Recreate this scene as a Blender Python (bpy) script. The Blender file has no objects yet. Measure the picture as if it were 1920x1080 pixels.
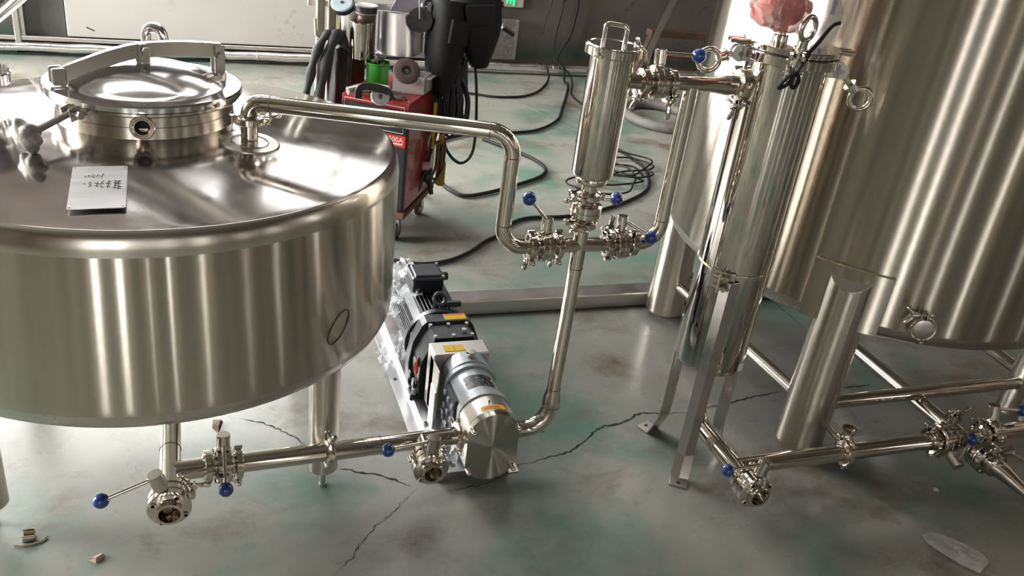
import bpy, math, random
from math import pi, sin, cos, radians, sqrt, atan2, hypot
from mathutils import Vector, Matrix, noise

random.seed(7)
scene = bpy.context.scene
COL = scene.collection

# ------------------------------------------------------------------ camera
cam_d = bpy.data.cameras.new('camera')
cam_d.sensor_fit = 'HORIZONTAL'
cam_d.sensor_width = 36.0
cam_d.lens = 36.0 * 1640.0 / 1920.0
cam_d.clip_start = 0.05
cam_d.clip_end = 60
cam = bpy.data.objects.new('camera', cam_d)
COL.objects.link(cam)
cR = Vector((0.94231414, -0.31196048, 0.12134545))
cD = Vector((-0.04399254, -0.47479423, -0.87899664))
cF = Vector((0.33182634, 0.82295267, -0.46112925))
cam.matrix_world = Matrix(((cR.x, -cD.x, -cF.x, 0.0), (cR.y, -cD.y, -cF.y, 0.0),
                           (cR.z, -cD.z, -cF.z, 1.65), (0, 0, 0, 1)))
scene.camera = cam

# ------------------------------------------------------------------ view, world
vs = scene.view_settings
vs.view_transform = 'Standard'
vs.look = 'None'
vs.gamma = 1.0
vs.use_curve_mapping = False
vs.exposure = 0.66
scene.cycles.use_denoising = True
scene.cycles.max_bounces = 10
scene.cycles.glossy_bounces = 6
scene.cycles.diffuse_bounces = 4
scene.cycles.transparent_max_bounces = 12
scene.cycles.caustics_reflective = False
scene.cycles.caustics_refractive = False
scene.cycles.sample_clamp_indirect = 6.0

world = bpy.data.worlds.new('World')
scene.world = world
world.use_nodes = True
world.node_tree.nodes['Background'].inputs[0].default_value = (0.80, 0.88, 1.0, 1)
world.node_tree.nodes['Background'].inputs[1].default_value = 0.6

# hall shell: X -7..9, Y -7..6.45, Z 0..6 ; daylight enters through its windows
HX0, HX1, HY0, HY1, HZ = -7.0, 9.0, -7.0, 6.45, 6.0
# wall, centre along the wall, sill z, width, height, radiance
WINDOWS = [
    ('back', -1.85, 1.35, 4.7, 1.4, 21.0),
    ('back', -5.6, 1.35, 2.2, 1.4, 17.0),
    ('back', 1.55, 2.6, 1.4, 1.8, 1.3),
    ('back', -0.1, 3.8, 1.1, 0.9, 1.0),
    ('left', 4.75, 0.3, 3.2, 3.8, 26.0),
    ('front', -3.4, 0.6, 0.50, 3.6, 7.0),
    ('front', -1.9, 0.8, 0.42, 3.4, 8.0),
    ('front', -0.25, 1.0, 0.12, 3.0, 7.0),
    ('front', 0.95, 0.8, 0.20, 3.4, 7.0),
    ('front', 3.1, 0.8, 0.24, 3.4, 7.0),
    ('front', 6.7, 1.0, 0.20, 3.0, 7.0),
    ('right', -5.4, 1.0, 0.25, 3.0, 7.0),
    ('right', -1.2, 1.4, 0.30, 2.8, 5.0),
    ('roof', 0.2, 4.55, 5.0, 1.6, 4.0),      # skylight: centre x, near edge y, width, depth
]
DAY = (1.0, 0.985, 0.96)
for i, (w, c, z0, ww, hh, rad) in enumerate(WINDOWS):
    ld = bpy.data.lights.new('window_daylight', 'AREA')
    ld.shape = 'RECTANGLE'
    ld.size = ww - 0.06
    ld.size_y = hh - 0.06
    ld.energy = rad * pi * (ww - 0.06) * (hh - 0.06)
    ld.color = DAY
    lo = bpy.data.objects.new('window_daylight', ld)
    COL.objects.link(lo)
    zc = z0 + hh / 2
    if w == 'roof':
        lo.location = (c, zc, HZ - 0.03)
    elif w == 'back':
        lo.location = (c, HY1 - 0.03, zc); lo.rotation_euler = (-pi / 2, 0, 0)
    elif w == 'front':
        lo.location = (c, HY0 + 0.03, zc); lo.rotation_euler = (pi / 2, 0, 0)
    elif w == 'left':
        lo.location = (HX0 + 0.03, c, zc); lo.rotation_euler = (pi / 2, 0, -pi / 2)
    else:
        lo.location = (HX1 - 0.03, c, zc); lo.rotation_euler = (pi / 2, 0, pi / 2)

# ------------------------------------------------------------------ materials
def new_mat(name):
    m = bpy.data.materials.new(name)
    m.use_nodes = True
    return m, m.node_tree.nodes, m.node_tree.links, m.node_tree.nodes['Principled BSDF']

def setin(b, **kw):
    for k, v in kw.items():
        b.inputs[k.replace('_', ' ')].default_value = v

def rgba(c):
    return (c[0], c[1], c[2], 1)

def ramp(n, l, src, p0, p1, c0=(0, 0, 0), c1=(1, 1, 1)):
    r = n.new('ShaderNodeValToRGB')
    r.color_ramp.elements[0].position = p0
    r.color_ramp.elements[1].position = p1
    r.color_ramp.elements[0].color = rgba(c0)
    r.color_ramp.elements[1].color = rgba(c1)
    l.new(src, r.inputs[0])
    return r.outputs[0]

def noise_tex(n, l, scale, detail=4, rough=0.55, vec=None, dist=0.0):
    t = n.new('ShaderNodeTexNoise')
    t.inputs['Scale'].default_value = scale
    t.inputs['Detail'].default_value = detail
    t.inputs['Roughness'].default_value = rough
    t.inputs['Distortion'].default_value = dist
    if vec is not None:
        l.new(vec, t.inputs['Vector'])
    return t.outputs[0]

def objvec(n, l, scale=(1, 1, 1)):
    tc = n.new('ShaderNodeTexCoord')
    mp = n.new('ShaderNodeMapping')
    mp.inputs['Scale'].default_value = scale
    l.new(tc.outputs['Object'], mp.inputs['Vector'])
    return mp.outputs[0]

def mixc(n, l, fac, a, b):
    m = n.new('ShaderNodeMix')
    m.data_type = 'RGBA'
    if isinstance(fac, (int, float)):
        m.inputs[0].default_value = fac
    else:
        l.new(fac, m.inputs[0])
    for s, v in ((m.inputs[6], a), (m.inputs[7], b)):
        if isinstance(v, tuple):
            s.default_value = rgba(v)
        else:
            l.new(v, s)
    return m.outputs[2]

def bump(n, l, b, height, strength=0.2, dist=0.01):
    bp = n.new('ShaderNodeBump')
    bp.inputs['Strength'].default_value = strength
    bp.inputs['Distance'].default_value = dist
    l.new(height, bp.inputs['Height'])
    l.new(bp.outputs[0], b.inputs['Normal'])

def plain(name, col, rough=0.5, metal=0.0, var=0.12, scale=14.0, bmp=0.0, bscale=60.0, coat=0.0, spec=0.5):
    m, n, l, b = new_mat(name)
    v = objvec(n, l)
    f = noise_tex(n, l, scale, 5, 0.6, v)
    dark = tuple(c * (1 - var) for c in col)
    lite = tuple(min(1, c * (1 + var)) for c in col)
    l.new(mixc(n, l, ramp(n, l, f, 0.3, 0.7), dark, lite), b.inputs['Base Color'])
    setin(b, Roughness=rough, Metallic=metal)
    b.inputs['Specular IOR Level'].default_value = spec
    b.inputs['Coat Weight'].default_value = coat
    if bmp:
        bump(n, l, b, noise_tex(n, l, bscale, 3, 0.5, v), bmp, 0.004)
    return m

def steel(name, col=(0.62, 0.585, 0.54), rough=0.2, aniso=0.0, rot=0.25, streak=0.0, sscale=(1, 1, 1), rvar=0.06):
    m, n, l, b = new_mat(name)
    v = objvec(n, l)
    f = noise_tex(n, l, 6.0, 4, 0.6, v)
    l.new(mixc(n, l, ramp(n, l, f, 0.3, 0.75), tuple(c * 0.94 for c in col), col), b.inputs['Base Color'])
    setin(b, Metallic=1.0, Roughness=rough)
    f2 = noise_tex(n, l, 9.0, 5, 0.6, objvec(n, l, sscale))
    mr = n.new('ShaderNodeMapRange')
    mr.inputs[1].default_value = 0.25
    mr.inputs[2].default_value = 0.75
    mr.inputs[3].default_value = max(0.02, rough - rvar)
    mr.inputs[4].default_value = rough + rvar
    l.new(f2, mr.inputs[0])
    l.new(mr.outputs[0], b.inputs['Roughness'])
    if aniso:
        b.inputs['Anisotropic'].default_value = aniso
        b.inputs['Anisotropic Rotation'].default_value = rot
        tg = n.new('ShaderNodeTangent')
        tg.direction_type = 'RADIAL'
        tg.axis = 'Z'
        l.new(tg.outputs[0], b.inputs['Tangent'])
    if streak:
        bump(n, l, b, noise_tex(n, l, 30.0, 4, 0.6, objvec(n, l, sscale)), streak, 0.002)
    return m

def brushed(name, col, rough=0.13, spread=0.9, rvar=0.03):
    """steel ground in horizontal strokes: the grooves tilt the normal up and down at random, so highlights pull out vertically"""
    m, n, l, b = new_mat(name)
    v = objvec(n, l)
    f = noise_tex(n, l, 3.0, 4, 0.6, objvec(n, l, (1, 1, 0.15)))
    l.new(mixc(n, l, ramp(n, l, f, 0.3, 0.75), tuple(c * 0.90 for c in col), col), b.inputs['Base Color'])
    setin(b, Metallic=1.0, Roughness=rough)
    f2 = noise_tex(n, l, 5.0, 4, 0.6, objvec(n, l, (1, 1, 0.05)))
    mr = n.new('ShaderNodeMapRange')
    mr.inputs[1].default_value = 0.3
    mr.inputs[2].default_value = 0.7
    mr.inputs[3].default_value = rough - rvar
    mr.inputs[4].default_value = rough + rvar
    l.new(f2, mr.inputs[0])
    l.new(mr.outputs[0], b.inputs['Roughness'])
    sx = n.new('ShaderNodeSeparateXYZ')
    l.new(v, sx.inputs[0])
    mu = n.new('ShaderNodeMath'); mu.operation = 'MULTIPLY'; mu.inputs[1].default_value = 52347.0
    l.new(sx.outputs[2], mu.inputs[0])
    wn = n.new('ShaderNodeTexWhiteNoise'); wn.noise_dimensions = '1D'
    l.new(mu.outputs[0], wn.inputs['W'])
    ma = n.new('ShaderNodeMath'); ma.operation = 'MULTIPLY_ADD'
    ma.inputs[1].default_value = spread
    ma.inputs[2].default_value = -spread / 2
    l.new(wn.outputs['Value'], ma.inputs[0])
    cb = n.new('ShaderNodeCombineXYZ')
    l.new(ma.outputs[0], cb.inputs[2])
    ge = n.new('ShaderNodeNewGeometry')
    va = n.new('ShaderNodeVectorMath'); va.operation = 'ADD'
    l.new(ge.outputs['Normal'], va.inputs[0]); l.new(cb.outputs[0], va.inputs[1])
    nm = n.new('ShaderNodeVectorMath'); nm.operation = 'NORMALIZE'
    l.new(va.outputs[0], nm.inputs[0])
    l.new(nm.outputs[0], b.inputs['Normal'])
    return m

M = {}
M['shell'] = brushed('brushed_steel_shell', (0.545, 0.495, 0.43), 0.095, 0.85)
M['legsteel'] = brushed('brushed_leg_steel', (0.60, 0.555, 0.49), 0.2, 0.6)
M['top'] = steel('satin_steel_top', (0.64, 0.61, 0.59), 0.11, 0.0, 0.25, 0.02, (1, 1, 1), 0.06)
M['shoulder'] = steel('satin_steel_shoulder', (0.60, 0.56, 0.50), 0.22, 0.0, 0.25, 0.0, (1, 1, 1), 0.05)
M['satin'] = steel('satin_steel', (0.60, 0.57, 0.53), 0.30, 0.0, 0.25, 0.0, (1, 1, 1), 0.06)
M['lid'] = steel('polished_lid_steel', (0.70, 0.69, 0.69), 0.14, 0.0, 0.25, 0.0, (1, 1, 1), 0.04)
M['mirror'] = steel('mirror_steel', (0.66, 0.62, 0.56), 0.06, 0.0, 0.25, 0.02, (1, 1, 1), 0.03)
M['pipe'] = steel('polished_pipe_steel', (0.66, 0.61, 0.54), 0.085, 0.0, 0.25, 0.0, (1, 1, 1), 0.04)
M['fitting'] = steel('polished_fitting_steel', (0.66, 0.61, 0.55), 0.10, 0.0, 0.25, 0.0, (1, 1, 1), 0.04)
M['bead'] = steel('knurled_steel', (0.55, 0.53, 0.50), 0.42, 0.0, 0.25, 0.0, (1, 1, 1), 0.05)
def turned(name, col, cx, cz, rough=0.16, spread=0.55):
    """lathe-faced disc: concentric grooves tilt the normal towards and away from the centre at random"""
    m, n, l, b = new_mat(name)
    b.inputs['Base Color'].default_value = rgba(col)
    setin(b, Metallic=1.0, Roughness=rough)
    sub = n.new('ShaderNodeVectorMath'); sub.operation = 'SUBTRACT'
    sub.inputs[1].default_value = (cx, 0, cz)
    l.new(objvec(n, l), sub.inputs[0])
    flat = n.new('ShaderNodeVectorMath'); flat.operation = 'MULTIPLY'
    flat.inputs[1].default_value = (1, 0, 1)
    l.new(sub.outputs[0], flat.inputs[0])
    ln = n.new('ShaderNodeVectorMath'); ln.operation = 'LENGTH'
    l.new(flat.outputs[0], ln.inputs[0])
    dr = n.new('ShaderNodeVectorMath'); dr.operation = 'NORMALIZE'
    l.new(flat.outputs[0], dr.inputs[0])
    mu = n.new('ShaderNodeMath'); mu.operation = 'MULTIPLY'; mu.inputs[1].default_value = 91237.0
    l.new(ln.outputs['Value'], mu.inputs[0])
    wn = n.new('ShaderNodeTexWhiteNoise'); wn.noise_dimensions = '1D'
    l.new(mu.outputs[0], wn.inputs['W'])
    ma = n.new('ShaderNodeMath'); ma.operation = 'MULTIPLY_ADD'
    ma.inputs[1].default_value = spread
    ma.inputs[2].default_value = -spread / 2
    l.new(wn.outputs['Value'], ma.inputs[0])
    sc = n.new('ShaderNodeVectorMath'); sc.operation = 'SCALE'
    l.new(dr.outputs[0], sc.inputs[0]); l.new(ma.outputs[0], sc.inputs['Scale'])
    ge = n.new('ShaderNodeNewGeometry')
    va = n.new('ShaderNodeVectorMath'); va.operation = 'ADD'
    l.new(ge.outputs['Normal'], va.inputs[0]); l.new(sc.outputs[0], va.inputs[1])
    nm = n.new('ShaderNodeVectorMath'); nm.operation = 'NORMALIZE'
    l.new(va.outputs[0], nm.inputs[0])
    l.new(nm.outputs[0], b.inputs['Normal'])
    return m
M['cover'] = turned('machined_cover_steel', (0.50, 0.47, 0.42), 0.727, 0.1506, 0.14, 1.0)
M['plate'] = steel('thin_plate_steel', (0.72, 0.72, 0.74), 0.34, 0.0, 0.25, 0.0, (1, 8, 1), 0.05)
M['galv'] = steel('galvanised_bar', (0.55, 0.52, 0.49), 0.38, 0.0, 0.25, 0.1, (1, 1, 1), 0.08)
M['foil'] = steel('aluminium_foil_wrap', (0.86, 0.85, 0.83), 0.34, 0.0, 0.25, 1.0, (1, 1, 1), 0.15)
M['inside'] = plain('dark_inside', (0.012, 0.011, 0.010), 0.6)
M['blue'] = plain('blue_plastic_knob', (0.012, 0.055, 0.24), 0.22, 0, 0.1, 20, coat=0.4)
M['castknob'] = plain('dull_cast_grey', (0.30, 0.285, 0.26), 0.5, 0.35, 0.12, 40, 0.2, 160)
M['cast'] = plain('grey_painted_casting', (0.42, 0.46, 0.49), 0.34, 0.3, 0.08, 30, 0.15, 120)
M['helmet'] = plain('black_helmet_plastic', (0.004, 0.004, 0.005), 0.62, 0, 0.2, 20, spec=0.25)
M['black'] = plain('black_enamel', (0.016, 0.018, 0.022), 0.34, 0, 0.25, 20, 0.1, 90)
M['charcoal'] = plain('charcoal_enamel', (0.045, 0.048, 0.058), 0.36, 0, 0.2, 20, 0.1, 90)
M['rubber'] = plain('black_rubber', (0.014, 0.014, 0.014), 0.5, 0, 0.3, 30)
M['cable'] = plain('black_cable_sheath', (0.012, 0.012, 0.012), 0.6, 0, 0.3, 30, spec=0.3)
M['cloth'] = plain('dark_grey_leather', (0.045, 0.047, 0.050), 0.75, 0, 0.35, 12, 0.4, 60)
M['yellow'] = plain('yellow_label', (0.80, 0.50, 0.02), 0.5, 0, 0.12, 40)
M['orange'] = plain('orange_label', (0.85, 0.16, 0.02), 0.5, 0, 0.1, 40)
M['red'] = plain('red_enamel', (0.34, 0.022, 0.022), 0.32, 0, 0.25, 9, coat=0.3)
M['redbright'] = plain('bright_red_strip', (0.60, 0.03, 0.02), 0.35, 0, 0.08, 10)
M['redtag'] = plain('red_tag_plastic', (0.65, 0.05, 0.02), 0.4)
M['white'] = plain('white_card', (0.62, 0.58, 0.55), 0.65, 0, 0.08, 12)
M['cream'] = plain('cream_paint', (0.50, 0.46, 0.38), 0.5, 0, 0.1, 10)
M['green'] = plain('green_plastic', (0.03, 0.33, 0.03), 0.4, 0, 0.12, 12)
M['yellowpaint'] = plain('dull_yellow_paint', (0.55, 0.36, 0.02), 0.5, 0, 0.2, 12)
M['ochre'] = plain('yellow_plastic_ruler', (0.50, 0.27, 0.02), 0.45, 0, 0.15, 12)
M['abrasive'] = plain('brown_abrasive', (0.11, 0.075, 0.065), 0.85, 0, 0.25, 60, 0.4, 200)
M['darkdisc'] = plain('dark_grey_abrasive', (0.045, 0.040, 0.040), 0.8, 0, 0.2, 60, 0.3, 200)
M['ink'] = plain('black_marker_ink', (0.010, 0.010, 0.011), 0.5)
M['grease'] = plain('dark_brown_grease', (0.05, 0.02, 0.012), 0.25, 0, 0.3, 10)
M['wood'] = plain('brown_wood', (0.10, 0.055, 0.035), 0.7, 0, 0.35, 8, 0.3, 40)
M['palewood'] = plain('pale_wood_chip', (0.55, 0.42, 0.32), 0.7, 0, 0.15, 30)
M['rubberhose'] = plain('grey_rubber_hose', (0.17, 0.16, 0.145), 0.65, 0, 0.15, 20, 0.2, 80)
M['plywhite'] = plain('white_plastic', (0.70, 0.70, 0.70), 0.4, 0, 0.05)
M['paper'] = plain('pale_lilac_paper', (0.60, 0.57, 0.68), 0.7, 0, 0.05)
M['bluestrap'] = plain('blue_strap', (0.02, 0.08, 0.40), 0.45)
M['crack'] = plain('crack_shadow', (0.022, 0.020, 0.017), 0.9)
M['rust'] = plain('rusty_steel', (0.13, 0.075, 0.045), 0.7, 0.2, 0.3, 20)
M['weld'] = steel('weld_bead', (0.75, 0.66, 0.50), 0.28, 0.0, 0.25, 0.6, (1, 1, 1), 0.08)
M['gasket'] = plain('white_gasket', (0.55, 0.55, 0.53), 0.5)
M['glass'] = plain('window_glass', (0.75, 0.80, 0.84), 0.2, 0, 0.02)
M['frame'] = plain('window_frame_paint', (0.32, 0.31, 0.29), 0.5)
M['nameplate'] = None

def film_mat(name, col, alpha, rough=0.12):
    m, n, l, b = new_mat(name)
    setin(b, Roughness=rough)
    v = objvec(n, l)
    f = noise_tex(n, l, 26.0, 4, 0.6, v)
    mr = n.new('ShaderNodeMapRange')
    mr.inputs[3].default_value = max(0.02, alpha - 0.22)
    mr.inputs[4].default_value = min(1, alpha + 0.22)
    mr.inputs[1].default_value = 0.3
    mr.inputs[2].default_value = 0.7
    l.new(f, mr.inputs[0])
    l.new(mr.outputs[0], b.inputs['Alpha'])
    b.inputs['Base Color'].default_value = rgba(col)
    bump(n, l, b, noise_tex(n, l, 40.0, 3, 0.6, v), 0.6, 0.01)
    return m
M['film'] = film_mat('clear_plastic_film', (0.80, 0.84, 0.86), 0.26)
M['filmdim'] = film_mat('dusty_clear_panel', (0.30, 0.28, 0.25), 0.45)
M['filmwhite'] = film_mat('milky_plastic_film', (0.72, 0.72, 0.70), 0.72)
M['redfilm'] = film_mat('red_plastic_wrap', (0.66, 0.22, 0.19), 0.84, 0.12)
M['amber'] = film_mat('brown_jar_plastic', (0.10, 0.045, 0.03), 0.9, 0.2)

def plate_print():
    m, n, l, b = new_mat('black_nameplate')
    v = objvec(n, l, (140, 140, 260))
    f = noise_tex(n, l, 1.0, 2, 0.5, v)
    l.new(mixc(n, l, ramp(n, l, f, 0.60, 0.64), (0.018, 0.018, 0.02), (0.28, 0.28, 0.28)), b.inputs['Base Color'])
    setin(b, Roughness=0.35)
    return m
M['nameplate'] = plate_print()

def emit(name, col, s):
    m, n, l, b = new_mat(name)
    b.inputs['Base Color'].default_value = rgba(col)
    b.inputs['Emission Color'].default_value = rgba(col)
    b.inputs['Emission Strength'].default_value = s
    return m
M['exitgreen'] = emit('lit_green_sign', (0.02, 0.9, 0.22), 1.0)

def floor_mat():
    m, n, l, b = new_mat('worn_green_floor_paint')
    v = objvec(n, l)
    big = noise_tex(n, l, 0.55, 5, 0.6, v, 0.4)
    mid = noise_tex(n, l, 1.5, 6, 0.6, v, 0.15)
    mid2 = noise_tex(n, l, 1.9, 8, 0.66, objvec(n, l, (1.0, 1.4, 1)), 0.25)
    fine = noise_tex(n, l, 14.0, 7, 0.7, v)
    speck = noise_tex(n, l, 70.0, 3, 0.6, v)
    c = mixc(n, l, ramp(n, l, big, 0.35, 0.65), (0.255, 0.26, 0.225), (0.40, 0.395, 0.35))
    c = mixc(n, l, ramp(n, l, mid, 0.49, 0.63), c, (0.135, 0.235, 0.185))
    c = mixc(n, l, ramp(n, l, mid2, 0.54, 0.68), c, (0.165, 0.130, 0.085))
    c = mixc(n, l, ramp(n, l, fine, 0.58, 0.78), c, (0.20, 0.19, 0.16))
    c = mixc(n, l, ramp(n, l, speck, 0.70, 0.78), c, (0.10, 0.09, 0.075))
    l.new(c, b.inputs['Base Color'])
    mr = n.new('ShaderNodeMapRange')
    mr.inputs[1].default_value = 0.3
    mr.inputs[2].default_value = 0.7
    mr.inputs[3].default_value = 0.20
    mr.inputs[4].default_value = 0.42
    l.new(mid, mr.inputs[0])
    l.new(mr.outputs[0], b.inputs['Roughness'])
    bump(n, l, b, fine, 0.05, 0.004)
    return m
M['floor'] = floor_mat()

def cement_mat():
    m, n, l, b = new_mat('dark_cement_wall')
    v = objvec(n, l)
    a = noise_tex(n, l, 1.6, 6, 0.6, v)
    s = noise_tex(n, l, 7.0, 5, 0.7, v, 0.8)
    c = mixc(n, l, ramp(n, l, a, 0.35, 0.65), (0.098, 0.080, 0.070), (0.150, 0.124, 0.108))
    c = mixc(n, l, ramp(n, l, s, 0.62, 0.70), c, (0.045, 0.036, 0.032))
    # faded green dado band painted along the foot of the wall
    sx = n.new('ShaderNodeSeparateXYZ')
    l.new(objvec(n, l), sx.inputs[0])
    ad = n.new('ShaderNodeMath'); ad.operation = 'MULTIPLY_ADD'
    ad.inputs[1].default_value = 0.14
    l.new(s, ad.inputs[0]); l.new(sx.outputs[2], ad.inputs[2])
    band = ramp(n, l, ad.outputs[0], 0.20, 0.34, (1, 1, 1), (0, 0, 0))
    c = mixc(n, l, band, c, (0.050, 0.075, 0.058))
    low = ramp(n, l, ad.outputs[0], 0.13, 0.17, (1, 1, 1), (0, 0, 0))
    c = mixc(n, l, low, c, (0.095, 0.070, 0.048))
    l.new(c, b.inputs['Base Color'])
    setin(b, Roughness=0.85)
    bump(n, l, b, s, 0.2, 0.01)
    return m
M['cement'] = cement_mat()

def panel_mat():
    m, n, l, b = new_mat('scuffed_white_panel')
    v = objvec(n, l)
    s = noise_tex(n, l, 3.2, 6, 0.7, v, 0.6)
    s2 = noise_tex(n, l, 1.2, 4, 0.6, v)
    c = mixc(n, l, ramp(n, l, s2, 0.3, 0.7), (0.66, 0.63, 0.60), (0.76, 0.735, 0.70))
    c = mixc(n, l, ramp(n, l, s, 0.63, 0.74), c, (0.34, 0.31, 0.29))
    l.new(c, b.inputs['Base Color'])
    setin(b, Roughness=0.6)
    return m
M['panel'] = panel_mat()
M['wallpaint'] = plain('beige_wall_paint', (0.52, 0.44, 0.35), 0.85, 0, 0.22, 0.7)
M['rearpaint'] = plain('brown_beige_wall_paint', (0.46, 0.385, 0.29), 0.85, 0, 0.45, 0.9)
M['ceilpaint'] = plain('grey_roof_sheet', (0.10, 0.092, 0.08), 0.8, 0, 0.15, 0.8)
M['streakbar'] = plain('dark_streak_bar_paint', (0.085, 0.068, 0.052), 0.7, 0, 0.2, 2.0)  # for the added uprights that put dark bands into the reflections
M['gapshade'] = plain('shaded_gap_tone', (0.02, 0.02, 0.025), 0.8)  # shade of the gap under the door, given as colour
M['doorshade'] = plain('shaded_doorway_tone', (0.10, 0.10, 0.098), 0.7, 0, 0.25, 3)  # darkness of the unlit doorway, given as colour

# ------------------------------------------------------------------ mesh builder
def axm(origin, z, xh=None):
    """matrix whose local Z runs along z, local X close to xh"""
    z = Vector(z).normalized()
    if xh is None:
        xh = Vector((1, 0, 0)) if abs(z.x) < 0.9 else Vector((0, 1, 0))
    xh = Vector(xh)
    y = z.cross(xh)
    if y.length < 1e-6:
        y = z.cross(Vector((0.3, 0.5, 0.8)))
    y.normalize()
    x = y.cross(z)
    o = Vector(origin)
    return Matrix(((x.x, y.x, z.x, o.x), (x.y, y.y, z.y, o.y), (x.z, y.z, z.z, o.z), (0, 0, 0, 1)))

def T(x, y, z):
    return Matrix.Translation((x, y, z))

def fillet(pts, rad, n=8):
    pts = [Vector(p) for p in pts]
    out = [pts[0]]
    for i in range(1, len(pts) - 1):
        a, b, c = pts[i - 1], pts[i], pts[i + 1]
        r = rad[i - 1] if isinstance(rad, (list, tuple)) else rad
        u = (a - b).normalized(); w = (c - b).normalized()
        ang = u.angle(w)
        if ang > pi - 0.02 or r <= 0:
            out.append(b); continue
        d = min(r / math.tan(ang / 2), (a - b).length * 0.98, (c - b).length * 0.98)
        rr = d * math.tan(ang / 2)
        bis = (u + w).normalized()
        cen = b + bis * (rr / sin(ang / 2))
        p0 = b + u * d; p1 = b + w * d
        v0 = p0 - cen; v1 = p1 - cen
        tot = v0.angle(v1)
        for k in range(n + 1):
            t = k / n
            q = (sin((1 - t) * tot) * v0 + sin(t * tot) * v1) / sin(tot)
            out.append(cen + q)
    out.append(pts[-1])
    return out

def spline(pts, n=8, closed=False):
    """Catmull-Rom through the points"""
    P = [Vector(p) for p in pts]
    out = []
    N = len(P)
    rng = range(N) if closed else range(N - 1)
    for i in rng:
        if closed:
            p0, p1, p2, p3 = P[(i - 1) % N], P[i], P[(i + 1) % N], P[(i + 2) % N]
        else:
            p0 = P[i - 1] if i > 0 else P[i] * 2 - P[i + 1]
            p1, p2 = P[i], P[i + 1]
            p3 = P[i + 2] if i + 2 < N else P[i + 1] * 2 - P[i]
        for k in range(n):
            t = k / n
            out.append(0.5 * ((2 * p1) + (p2 - p0) * t + (2 * p0 - 5 * p1 + 4 * p2 - p3) * t * t + (3 * p1 - p0 - 3 * p2 + p3) * t ** 3))
    if not closed:
        out.append(P[-1])
    return out

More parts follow.
